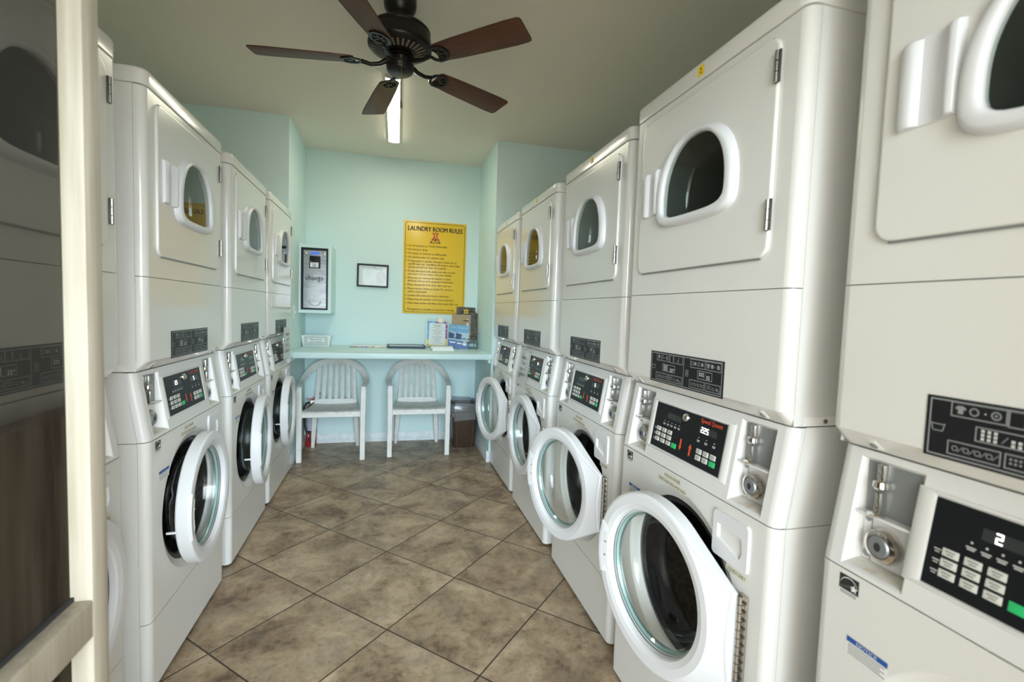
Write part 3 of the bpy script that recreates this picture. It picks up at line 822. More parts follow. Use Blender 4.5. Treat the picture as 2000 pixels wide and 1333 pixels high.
# ------------------------------------------------------------------ ceiling fan
def fan():
    cx, cy = .010, 2.37
    t = thing('ceiling_fan', 'dark bronze ceiling fan with five brown wooden blades', 'ceiling fan', T(cx, cy, H) @ RY(-.018))
    bm = new(); lathe(bm, [(.001, .004), (.072, .004), (.075, -.006), (.075, -.030), (.070, -.052), (.056, -.072), (.050, -.078), (.050, -.090), (.046, -.100), (.030, -.106), (.018, -.108), (.001, -.108)], 40)
    lathe(bm, [(.014, -.10), (.014, -.16)], 16); obj('canopy', bm, 'bronze_dark', t)
    bm = new()
    lathe(bm, [(.014, -.118), (.045, -.120), (.095, -.126), (.128, -.136), (.139, -.146), (.141, -.152), (.137, -.157), (.140, -.162), (.143, -.185), (.143, -.206), (.147, -.211), (.147, -.220), (.141, -.228), (.128, -.236), (.070, -.252), (.060, -.254)], 56)
    obj('motor_housing', bm, 'bronze_dark', t)
    bm = new()
    for k in range(30):
        a = 2*pi*k/30; M = RZ(a)
        v = [M @ Vector(p) for p in ((.084, -.0055, -.2488), (.121, -.0055, -.2388), (.124, 0, -.2380), (.121, .0055, -.2388), (.084, .0055, -.2488), (.081, 0, -.2496))]
        poly(bm, [p + Vector((0, 0, -.0012)) for p in v])
    obj('vent_slots', bm, 'vent_gap', t)
    bm = new(); lathe(bm, [(.045, -.252), (.056, -.256), (.058, -.264), (.050, -.270), (.060, -.273), (.064, -.279), (.064, -.308), (.060, -.316), (.062, -.320), (.058, -.330), (.050, -.336), (.001, -.337)], 40)
    obj('switch_housing', bm, 'bronze_dark', t)
    bm = new(); tube(bm, [(.004, -.064, -.285), (.004, -.070, -.292), (.004, -.070, -.490)], .0013, 6); lathe(bm, [(.0005, -.487), (.003, -.490), (.0045, -.500), (.006, -.516), (.0045, -.522), (.0005, -.523)], 14, 0, T(.004, -.070, 0))
    lathe(bm, [(.003, 0), (.006, 0), (.006, .003), (.003, .003)], 12, 0, T(.004, -.064, -.287) @ RX(pi/2)); obj('pull_chain', bm, 'chain_brass', t)
    def blade():
        bm = new(); P = []
        L0, L1 = .205, .655
        prof = [(.0, .044), (.012, .052), (.10, .058), (.25, .064), (.38, .068), (.435, .067), (.446, .062), (.45, .050)]
        pts = [(L0 + a, w) for a, w in prof] + [(L0 + a, -w) for a, w in reversed(prof)]
        prism(bm, pts, .006, M=T(0, 0, -.003), bev=.002)
        return bm
    def iron():
        bm = new()
        tube(bm, [(.060, 0, .006), (.095, 0, -.012), (.135, 0, -.016), (.175, 0, -.006)], [.012, .010, .009, .010], 10)
        # open-work plate under the blade root
        o = [(.165, 0), (.180, .030), (.205, .047), (.235, .046), (.262, .030), (.272, 0), (.262, -.030), (.235, -.046), (.205, -.047), (.180, -.030)]
        n = len(o); c = (.222, 0)
        inn = [(c[0] + (x - c[0])*.72, y*.72) for x, y in o]
        for z in (-.010,):
            loft(bm, [[(x, y, z) for x, y in o], [(x, y, z + .006) for x, y in o], [(x, y, z + .006) for x, y in inn], [(x, y, z) for x, y in inn]], 0, loop=True)
        for a in (0, 1.05, -1.05, 2.1, -2.1):
            box(bm, 0, .042, -.004, .004, -.009, -.004, 0, .001, T(.222, 0, 0) @ RZ(a))
        for y in (.020, -.020): lathe(bm, [(.006, 0), (.005, -.003), (.0005, -.004)], 10, 0, T(.235, y, -.009))
        return bm
    for k in range(5):
        a = radians(31 + 72*k)
        b = part('blade', t, blade, 'fan_wood', 'fan_blade', T(0, 0, -.288) @ RZ(a) @ RY(radians(.5)) @ RX(radians(-12)))
        part('blade_iron', b, iron, 'bronze_dark', 'blade_iron')

def ceiling_light():
    t = thing('ceiling_light', 'long glowing ceiling light fixture behind the fan', 'light', T(-.016, 3.72, H))
    t.rotation_euler = (0, 0, radians(-.6))
    prof = [(.043*cos(pi + pi*k/14), -.012 - .009*abs(sin(pi*k/14))**.6) for k in range(15)]
    bm = new(); loft(bm, [[(x, y, z) for x, z in prof] for y in (-.585, .575)], 0, closed=False); obj('lens', bm, 'lamp_lens', t)
    bm = new(); box(bm, -.046, .046, -.585, .575, -.0128, 0, 0, .001); obj('housing', bm, 'lamp_cap', t)
    for y0, y1 in ((-.593, -.586), (.576, .583)):
        bm = new(); prism(bm, [(x*1.07, z*1.06) for x, z in prof] + [(.046, 0), (-.046, 0)], y1 - y0, M=Matrix(((1,0,0,0),(0,0,-1,y1),(0,1,0,0),(0,0,0,1))), bev=.002); obj('end_cap', bm, 'lamp_cap', t)

# ------------------------------------------------------------------ screen door (opened inward along the left machines)
def screen_door():
    y0, y1 = .17, 1.088; x0, x1 = -.583, -.542
    t = thing('door_1', 'weathered wooden screen door standing open in the left foreground', 'door', T(x1, y0, 0)); t['kind'] = 'structure'
    def bar(n, a):
        bm = new(); box(bm, a[0] - x1, a[1] - x1, a[2] - y0, a[3] - y0, a[4], a[5], 0, .004); obj(n, bm, 'pine', t)
    bar('stile', (x0, x1, y1 - .052, y1, .03, 2.20)); bar('stile', (x0, x1, y0, y0 + .052, .03, 2.20))
    bar('rail', (x0, x1, y0 + .052, y1 - .052, .668, .742)); bar('rail', (x0, x1, y0 + .052, y1 - .052, .03, .15)); bar('rail', (x0, x1, y0 + .052, y1 - .052, 2.12, 2.20))
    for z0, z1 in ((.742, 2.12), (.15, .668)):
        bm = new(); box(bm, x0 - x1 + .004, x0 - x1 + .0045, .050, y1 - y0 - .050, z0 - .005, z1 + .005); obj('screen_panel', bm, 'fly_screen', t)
    bm = new()
    for z0, z1 in ((.742, 2.12), (.15, .668)):
        for b in ((.052, y1 - y0 - .052, z0, z0 + .008), (.052, y1 - y0 - .052, z1 - .008, z1)): box(bm, x0 - x1 + .005, x0 - x1 + .011, *b)
    obj('screen_bead', bm, 'gap_dark', t)
    for z in (.35, 1.75):
        bm = new(); box(bm, -.010, .004, -.030, .040, z - .04, z + .04, 0, .002); tube(bm, [(.006, -.004, z - .04), (.006, -.004, z + .04)], .006, 10); obj('hinge', bm, 'steel', t)

# ------------------------------------------------------------------ alcove
def counter():
    t = thing('counter', 'long pale aqua folding counter across the alcove', 'counter', T(0, 4.0, 0))
    bm = new(); prism(bm, [(AL + .04, 0), (AR - .001, 0), (AR - .001, YB - 4.001), (AL + .001, YB - 4.001), (AL + .001, .034), (AL + .04, .034)], .043, M=T(0, 0, .902), bev=.003); box(bm, AR - .02, AR + .006, -.018, -.001, .905, .945, 0, .003); obj('worktop', bm, 'counter_paint', t)
    bm = new(); box(bm, AL + .042, AR - .004, -.016, .0, .899, .946, 0, .004); obj('front_edge', bm, 'box_paint', t)
    bm = new(); n = 26; P = []
    for k in range(n + 1):
        x = -.42 + .86*k/n; P.append((x, .0035 + .006*sin(pi*k/n)*(.6 + .4*random.random())))
    loft(bm, [[(x, -.0145, .9466) for x, w in P], [(x, -.0145 + w, .9466) for x, w in P]], 0, closed=False); obj('worn_edge', bm, 'counter_wear', t)
    for x0, x1 in ((AL + .001, AL + .021), (AR - .021, AR - .001)):
        bm = new(); box(bm, x0, x1, .02, .76, .865, .8995, 0, .002); obj('support_cleat', bm, 'counter_paint', t)

def change_machine():
    x0, x1, z0, z1, yf = -.786, -.522, 1.249, 1.842, 4.44
    cx, cz = (x0 + x1)/2, (z0 + z1)/2
    t = thing('change_machine', 'steel change machine in a pale painted box mounted in the alcove corner', 'change machine', T(cx, yf, cz))
    w, h = (x1 - x0)/2, (z1 - z0)/2; d = YB - yf - .001
    bm = new(); a, b = .110, .268
    outer = [(-w, -h), (w, -h), (w, h), (-w, h)]; inner = [(-a - .004, -b), (a - .004, -b), (a - .004, b), (-a - .004, b)]
    loft(bm, [[(x, 0, z) for x, z in inner], [(x, 0, z) for x, z in outer], [(x, d, z) for x, z in outer]], 0); loft(bm, [[(x, 0, z) for x, z in inner], [(x, .03, z) for x, z in inner]], 0)
    obj('box', bm, 'box_paint', t, smooth=20)
    X0, X1 = -a - .003, a - .005
    bm = new(); q = [(X0, -b + .001), (X1, -b + .001), (X1, b - .001), (X0, b - .001)]; q2 = [(X0 + .019, -b + .016), (X1 - .014, -b + .016), (X1 - .014, b - .022), (X0 + .019, b - .022)]
    loft(bm, [[(x, -.004, z) for x, z in q], [(x, -.004, z) for x, z in q2], [(x, .012, z) for x, z in q2]], 0); loft(bm, [[(x, -.004, z) for x, z in q], [(x, .012, z) for x, z in q]]); obj('frame', bm, 'frame_black', t, smooth=20)
    f0, f1, g0, g1 = q2[0][0], q2[1][0], q2[0][1], q2[2][1]; fx = (f0 + f1)/2
    bm = new(); box(bm, f0, f1, .004, .020, g0, g1, 0)
    for z in (g1 - .085, g0 + .075): quad(bm, f0 + .002, f1 - .002, z, z + .0012, .0036, 1)
    quad(bm, f1 - .022, f1 - .021, g1 - .095, g1 - .04, .0036, 1); quad(bm, f1 - .050, f1 - .049, g0 + .08, g0 + .14, .0036, 1)
    fp = obj('face_plate', bm, ['brushed_steel', 'ink_soft'], t)
    bm = new(); quad(bm, fx - .034, fx + .034, g1 - .034, g1 - .017, .0030, 0); obj('display', bm, 'display_blue', fp)
    bm = new()
    text(bm, 'change', .062, T(fx - .003, .0030, -.012) @ FACE, 0, sx=.86, bold=.016); obj('lettering', bm, 'ink', fp); bm = new(); scribble(bm, .075, .0095, .0030, fx, g1 - .053, 0, 4); obj('small_lettering', bm, 'ink', fp)
    bm = new(); text(bm, 'change', .066, T(fx + .018, .0033, g0 + .088) @ FACE @ RZ(pi/2), 0, 'LEFT', sx=1.1); obj('side_lettering', bm, 'etched_steel', fp)
    bm = new(); box(bm, fx - .044, fx + .044, -.012, .006, .092, .196, 0, .004); box(bm, fx - .030, fx + .030, -.018, -.010, .150, .168, 0, .002)
    box(bm, fx - .036, fx + .030, -.0140, -.0118, .099, .141, 1); text(bm, 'INSERT BILL', .0095, T(fx - .003, -.0146, .131) @ FACE, 2, sx=.85)
    for k in range(3):
        z = .103 + .009*k
        for s in (-1, 1): poly(bm, [(fx - .003, -.0146, z + .007), (fx - .003, -.0146, z + .0025), (fx - .003 + s*.015, -.0146, z - .0035), (fx - .003 + s*.015, -.0146, z + .001)], 2)
    disc(bm, fx - .034, .152, .0035, -.0125, 3); obj('bill_slot', bm, ['frame_black', 'paper', 'sticker_blue', 'led_green'], fp)
    for x in (f0 + .020, f1 - .020):
        bm = new(); lathe(bm, [(.013, 0), (.012, .004), (.008, .006), (.0005, .0062)], 20, 0, T(x, .004, g1 - .026) @ RX(pi/2)); obj('lock', bm, 'steel', fp)
    bm = new(); n = 16; arc = [(fx + .050*cos(pi + pi*k/n), g0 + .062 + .050*sin(pi + pi*k/n)*.95) for k in range(n + 1)]; arc2 = [(fx + (x - fx)*.78, g0 + .060 + (z - g0 - .062)*.78) for x, z in arc]
    loft(bm, [[(x, .0030, z) for x, z in arc], [(x, -.010, z) for x, z in arc], [(x, -.010, z) for x, z in arc2], [(x, .012, z) for x, z in arc2]], 0, closed=True)
    poly(bm, [(x, .0115, z) for x, z in arc2], 1); obj('coin_cup', bm, ['coin_grey', 'etched_steel'], fp)

RULES = [("Use all machines at YOUR OWN RISK.", 1), ("No tinting or dying", 1), ("No sitting on machines or folding table.", 1), ("All machines take U.S. quarters only.", 1),
         ("If using liquid or powder detergent, please do not", 1), ("overfill soap tray. Overfilling will result in very soapy", 0), ("clothes and will not wash out properly.", 0),
         ("If using detergent pods, please use only one pod", 1), ("and insert it in the washer with your clothes.", 0), ("Please do not overload the washer or dryer.", 1), ("Machines will not work properly if overloaded.", 0),
         ("Please discard lint from dryer after each use.", 1), ("Please remove clothes promptly. Do not leave", 1), ("clothes unattended.", 0), ("Laundry left unattended may be discarded.", 1),
         ("Please keep this laundry room clean at all times.", 1), ("Please leave washer and dryer doors open after use.", 1)]
def rules_sign():
    w, h = .612, .905; x0, z0 = .096, 1.270
    t = thing('rules_sign', 'large yellow laundry room rules sign on the back wall', 'sign', T(x0 + w/2, YB, z0))
    bm = new(); box(bm, -w/2, w/2, -.006, -.001, 0, h, 0, .0015); p = obj('panel', bm, 'sign_yellow', t)
    bm = new(); y = -.0066; o = rrect(-w/2 + .014, w/2 - .014, .014, h - .014, .03); i_ = rrect(-w/2 + .018, w/2 - .018, .018, h - .018, .027)
    loft(bm, [[(x, y, z) for x, z in o], [(x, y, z) for x, z in i_]]); obj('border_line', bm, 'ink', p)
    bm = new(); F = lambda x, z: T(x, y, z) @ FACE
    text(bm, 'LAUNDRY ROOM RULES', .0640, F(0, h - .094), 0, bold=.05, sx=.765)
    obj('title_lettering', bm, 'ink', p); bm = new()
    z = h - .242; lx = -w/2 + .046; dz = .0302
    for s, b in RULES:
        if b: z -= .0070; disc(bm, lx - .016, z + .008, .0045, y, seg=10)
        text(bm, s, .0268, F(lx, z), 0, 'LEFT', sx=.885, bold=.012); z -= dz
    text(bm, 'Management is not liable for any loss or damage.', .0268, F(lx, .034), 0, 'LEFT', sx=.885, bold=.012)
    obj('lettering', bm, 'ink', p)
    bm = new()
    # emblem: two red strokes bowing together, dot above, small tent below, letters
    for s in (-1, 1):
        L_ = [(s*.034, .094), (s*.018, .094), (s*.002, .055), (s*.022, .008), (s*.046, .008), (s*.014, .055)]
        poly(bm, [(x, y, h - .190 + zz*.92) for x, zz in L_], 1)
    disc(bm, 0, h - .190 + .081, .0076, y - .0004, 0); poly(bm, [(-.016, y - .0004, h - .181), (.016, y - .0004, h - .181), (0, y - .0004, h - .153)], 0)
    text(bm, 'KOA', .032, F(0, h - .210), 0, bold=.08, sx=1.5); obj('emblem', bm, ['ink', 'sign_red'], p)
    for z_ in (h - .012, .012):
        bm = new(); lathe(bm, [(.004, 0), (.0035, .002), (.0003, .0025)], 10, 0, T(0, -.006, z_) @ RX(pi/2)); obj('screw', bm, 'chrome', p)

def picture_frame():
    x0, x1, z0, z1 = -.331, -.041, 1.510, 1.730; w, h = (x1 - x0)/2, (z1 - z0)/2
    t = thing('picture_frame', 'small black framed certificate on the back wall', 'picture frame', T((x0 + x1)/2, YB, (z0 + z1)/2)); t.rotation_euler = (0, radians(.6), 0)
    bm = new(); P = lambda e: [(-w + e, -h + e), (w - e, -h + e), (w - e, h - e), (-w + e, h - e)]
    loft(bm, [[(x, y, z) for x, z in P(e)] for e, y in ((0, -.001), (0, -.016), (.003, -.019), (.013, -.019), (.016, -.012), (.016, -.004))]); obj('frame', bm, 'frame_black', t, smooth=20)
    bm = new(); box(bm, -w + .014, w - .014, -.008, -.003, -h + .014, h - .014)
    c = obj('certificate', bm, 'paper', t)
    bm = new(); text(bm, 'Randy Massey', .036, T(0, -.0086, h - .050) @ FACE, 0, bold=.012, sx=.92)
    for k in range(3): quad(bm, -.075, -.01 - .012*(k % 2), .038 - .012*k, .042 - .012*k, -.0086, 0)
    obj('lettering', bm, 'paper_blue', c)
    bm = new(); disc(bm, .075, -.012, .046, -.0088, 0, seg=32, rz=.060); obj('oval_photo', bm, 'photo_oval', c)
    bm = new(); quad(bm, -w + .015, w - .015, -h + .015, h - .015, -.0105); obj('glass', bm, 'acrylic', t)

def basket():
    x0, x1, y0, y1 = -.776, -.553, 4.60, 4.715; z = .9455
    t = thing('storage_basket', 'small white lattice basket on the counter under the change machine', 'basket', T((x0 + x1)/2, (y0 + y1)/2, z))
    a, b, h, fl = (x1 - x0)/2, (y1 - y0)/2, .098, .013
    R = lambda e, zz: [(x, y, zz) for x, y in ((-a - e, -b - e*.6), (a + e, -b - e*.6), (a + e, b + e*.6), (-a - e, b + e*.6))]
    bm = new(); loft(bm, [R(-.004, .004), R(0, 0), R(fl, h), R(fl + .004, h), R(fl + .004, h - .006), R(fl - .002, h - .001), R(-.003, .005)], 0, cap0=True); obj('body', bm, 'basket_white', t, smooth=20)
    bm = new(); M = T(0, -b, 0) @ RX(atan2(fl*.6, h))
    for j in range(6):
        n = 17 if j % 2 == 0 else 16
        for i in range(n):
            x = -a + .013 + (2*a - .026) * (i + (0 if j % 2 == 0 else .5)) / 16; zz = .013 + .0142*j
            if abs(x) < .072 and .028 < zz < .077: continue
            s = .0053; poly(bm, [(x - s, -.0011, zz), (x, -.0011, zz - s), (x + s, -.0011, zz), (x, -.0011, zz + s)], 0, M)
    obj('lattice_holes', bm, 'basket_hole', t)
    bm = new(); quad(bm, -.070, .070, .028, .079, -.0016, 0, M); text(bm, 'Please use to', .0195, M @ T(0, -.0022, .058) @ FACE, 1, bold=.015); text(bm, 'clean machines', .0195, M @ T(0, -.0022, .034) @ FACE, 1, bold=.015); obj('paper_label', bm, ['paper', 'ink'], t)

def counter_things():
    z = .9455
    t = thing('magazine', 'thin colourful magazine lying open flat on the counter', 'magazine', T(-.205, 4.66, z)); t.rotation_euler = (0, 0, radians(-1))
    bm = new(); box(bm, -.165, .165, -.10, .10, 0, .004, 0); obj('lower_cover', bm, 'mag_green', t)
    bm = new(); box(bm, -.163, .163, -.098, .10, .004, .012, 0, .001); obj('pages', bm, 'paper', t)
    bm = new(); cols = (0, 0, 1, 0, 2, 3, 2, 4, 2, 5, 1, 5, 6)
    for k, c in enumerate(cols): x = -.163 + .25*k/len(cols); quad(bm, x, x + .25/len(cols), .001, .0085, -.1012, c)
    obj('picture_strip', bm, ['mag_green', 'leaf_photo', 'sky_photo', 'sign_red', 'flyer_purple', 'flyer_yellow', 'paper'], t)
    t = thing('paper_tray', 'flat navy paper tray lying in the middle of the counter', 'tray', T(.137, 4.62, z))
    bm = new(); R = lambda e, zz: [(x, y, zz) for x, y in ((-.172 - e, -.125 - e), (.172 + e, -.125 - e), (.172 + e, .125 + e), (-.172 - e, .125 + e))]
    loft(bm, [R(-.004, 0), R(0, .002), R(.003, .020), R(.0, .021), R(-.004, .008)], 0, cap0=True, cap1=True); obj('tray_body', bm, 'tray_navy', t, smooth=20)
    bm = new(); box(bm, -.160, .160, -.112, .112, .009, .015); obj('paper_sheets', bm, 'tray_paper', t)
    for k, (x, y, w, d, h, rot, lab) in enumerate(((.452, 4.385, .098, .095, .018, 2, 'lower of two pale booklets stacked near the counter front'), (.447, 4.390, .100, .092, .016, -1.5, 'upper of two pale booklets stacked near the counter front'))):
        t = thing('booklet', lab, 'booklet', T(x, y, z + .0185*k) @ RZ(radians(rot)), 'booklets stacked on the counter')
        bm = new(); box(bm, -w, w, -d, d, .0, .0025, 0); box(bm, -w, w, -d, d, h - .0025, h, 0); box(bm, -w, -w + .002, -d, d, 0, h, 0); obj('cover', bm, 'sticker_white' if k == 0 else 'tray_paper', t)
        bm = new(); box(bm, -w + .002, w - .002, -d + .002, d - .002, .0025, h - .0025); obj('pages', bm, 'paper', t)
    # flyer in a clear stand
    t = thing('flyer_stand', 'colourful bordered flyer in a clear stand on the counter', 'flyer stand', T(.428, 4.655, z + .005) @ RX(radians(-7)) @ RY(radians(1.5)))
    w, h = .107, .262
    bm = new(); box(bm, -w, w, 0, .0015, .004, h, 0); f = obj('flyer', bm, 'paper', t)
    bm = new(); y = -.0006
    def q(a, b, c, d, m): quad(bm, a, b, c, d, y, m)
    e = .008; b = .028
    q(-w + e, -w + b, .075, h - e, 0); q(-w + e, -.02, h - b, h - e, 0); q(-.02, w - e, h - b, h - e, 1); q(w - b, w - e, .085, h - e, 1); q(-w + e, -w + b, .008, .075, 2); q(w - b, w - e, .008, .085, 2); q(-w + e, w - e, .008, .022, 2)
    rnd = random.Random(3)
    for k in range(34):
        s = rnd.choice(((-w + e, -w + b, .01, h - e), (w - b, w - e, .01, h - e), (-w + e, w - e, h - b, h - e))); x = rnd.uniform(s[0] + .004, s[1] - .004); zz = rnd.uniform(s[2] + .004, s[3] - .004); r = rnd.uniform(.0022, .0042)
        poly(bm, [(x + r*cos(a), y - .0004, zz + r*1.6*sin(a)) for a in (0, 1.2, 2.6, 4.1, 5.2)], 3)
    obj('border_print', bm, ['flyer_cyan', 'flyer_purple', 'flyer_yellow', 'paper'], f)
    bm = new()
    for k in range(15):
        ww = (.045, .03, .05, .018, .055)[k % 5]; zz = h - .048 - .0125*k; quad(bm, -ww, ww, zz, zz + (.005 if k == 1 else .0028), -.0012, 0)
    obj('text_lines', bm, 'line_grey', f)
    bm = new(); quad(bm, -w - .003, w + .003, 0, h + .012, -.0035); box(bm, -w - .003, w + .003, -.035, .035, -.0, .002); obj('clear_holder', bm, 'acrylic', t)
    bm = new(); quad(bm, .005, .048, h - .020, h + .022, -.0045); obj('paper_tag', bm, 'tag_cream', t)
    # wire rack with travel literature
    t = thing('wire_rack', 'dark wire literature rack standing in the right corner of the counter', 'rack', T(.735, 4.66, z))
    bm = new()
    for x in (-.075, .075):
        tube(bm, [(x, -.10, .002), (x, .08, .002), (x + .01, .10, .36)], .0022, 6); tube(bm, [(x, -.10, .002), (x, -.105, .055)], .0022, 6); tube(bm, [(x, -.02, .06), (x, .05, .06), (x + .006, .06, .22)], .0022, 6); tube(bm, [(x, -.02, .06), (x, -.025, .12)], .0022, 6)
    for y, zz in ((-.105, .055), (-.10, .002), (.08, .002), (-.025, .12), (-.02, .06), (.05, .06)): tube(bm, [(-.075, y, zz), (.075, y, zz)], .0022, 6)
    tube(bm, [(-.065, .10, .36), (.085, .10, .36)], .0022, 6); obj('wire_frame', bm, 'wire_dark', t)
    def leaflet(name, lab, cat, x, y, zz, w, h, d, rx, ry, fn, mats, cover='paper', grp=None):
        t = thing(name, lab, cat, T(x, y, zz) @ RY(radians(ry)) @ RX(radians(rx)), grp)
        bm = new(); box(bm, -w, w, 0, d, 0, h); c = obj('pages', bm, cover, t)
        bm = new(); fn(bm, w, h); obj('cover_print', bm, mats, t)
    def f_dir(bm, w, h):
        quad(bm, -w, w, 0, h, -.0006, 0); quad(bm, -.020, .022, h - .066, h - .026, -.0012, 1); text(bm, 'KOA', .014, T(.001, -.0018, h - .060) @ FACE, 2, bold=.03)
        poly(bm, [(-.010, -.0018, h - .046), (.012, -.0018, h - .046), (.001, -.0018, h - .030)], 3); text(bm, 'DIRECTORY', .022, T(0, -.0014, h - .094) @ FACE, 4, bold=.03, sx=.95)
    leaflet('guide_book', 'tallest dark guide with yellow badge and white title in the rack', 'book', .715, 4.725, 1.02, .096, .335, .014, -9, 1.5, f_dir, ['leaf_photo', 'flyer_yellow', 'ink', 'sign_red', 'paper'])
    def f_tan(bm, w, h):
        quad(bm, -w, w, 0, h, -.0006, 0); P = [(.040, .11), (.052, .185), (.060, .215), (.072, .190), (.060, .14), (.095, .10), (.080, .10), (.056, .125), (.046, .10), (.030, .105)]
        poly(bm, [(x, -.0012, zz) for x, zz in P], 1)
        poly(bm, [(x, -.0014, zz) for x, zz in ((.0, .222), (.03, .230), (.05, .236), (.066, .238), (.076, .226), (.06, .224), (.04, .222), (.02, .221))], 2); disc(bm, .060, .241, .007, -.0014, 3)
        quad(bm, w - .004, w + .002, .15, h, -.0010, 4)
    leaflet('magazine', 'tan magazine with a white figure on its cover in the rack', 'magazine', .660, 4.665, .99, .096, .285, .006, -8, 2.5, f_tan, ['sand_photo', 'paper', 'ink', 'grime', 'sticker_blue'])
    def f_blue(bm, w, h):
        quad(bm, -w, w, .0, h*.33, -.0006, 0); quad(bm, -w, w, h*.33, h*.68, -.0006, 1); quad(bm, -w, w, h*.68, h, -.0006, 2)
        poly(bm, [(-w, -.0010, h*.38), (-w*.2, -.0010, h*.38), (-w*.1, -.0010, h*.60), (-w, -.0010, h*.66)], 3)
        for k in range(7): quad(bm, -w*.35 + k*.013, -w*.35 + k*.013 + .009, h*.40, h*.40 + .006 + .010*((k*5) % 4)/3, -.0010, 5)
        text(bm, 'Coastal AL', .022, T(0, -.0012, h*.855) @ FACE, 4, sx=1.0, shear=.3, bold=.01)
        quad(bm, -w*.75, .01, h*.19, h*.245, -.0010, 4); disc(bm, w*.42, h*.225, .021, -.0014, 4)
    bl = ['sea_photo', 'pale_sky', 'sky_photo', 'dusk_photo', 'paper', 'wire_dark']
    leaflet('brochure', 'blue brochure partly hidden behind its twin, nearer the flyer', 'brochure', .586, 4.575, .958, .062, .222, .004, -12, 5.5, f_blue, bl, 'sky_photo', 'blue coastal brochures')
    leaflet('brochure', 'blue brochure standing in front of its twin, nearer the corner', 'brochure', .655, 4.545, .9458, .063, .232, .004, -12, 5.0, f_blue, bl, 'sky_photo', 'blue coastal brochures')
    def f_k(bm, w, h): quad(bm, -w, w, 0, h, -.0006, 0)
    leaflet('kraft_card', 'narrow brown kraft card between the flyer and the blue brochures', 'card', .545, 4.66, .9458, .012, .17, .003, -8, 5, f_k, ['kraft'], 'kraft')
    def f_s(bm, w, h): quad(bm, -w, w, 0, h, -.0006, 0)
    leaflet('guide_book', 'dark book edge leaning at the far right end of the rack', 'book', .792, 4.69, 1.03, .030, .265, .010, -9, 4, f_s, ['leaf_photo'], 'tray_paper')

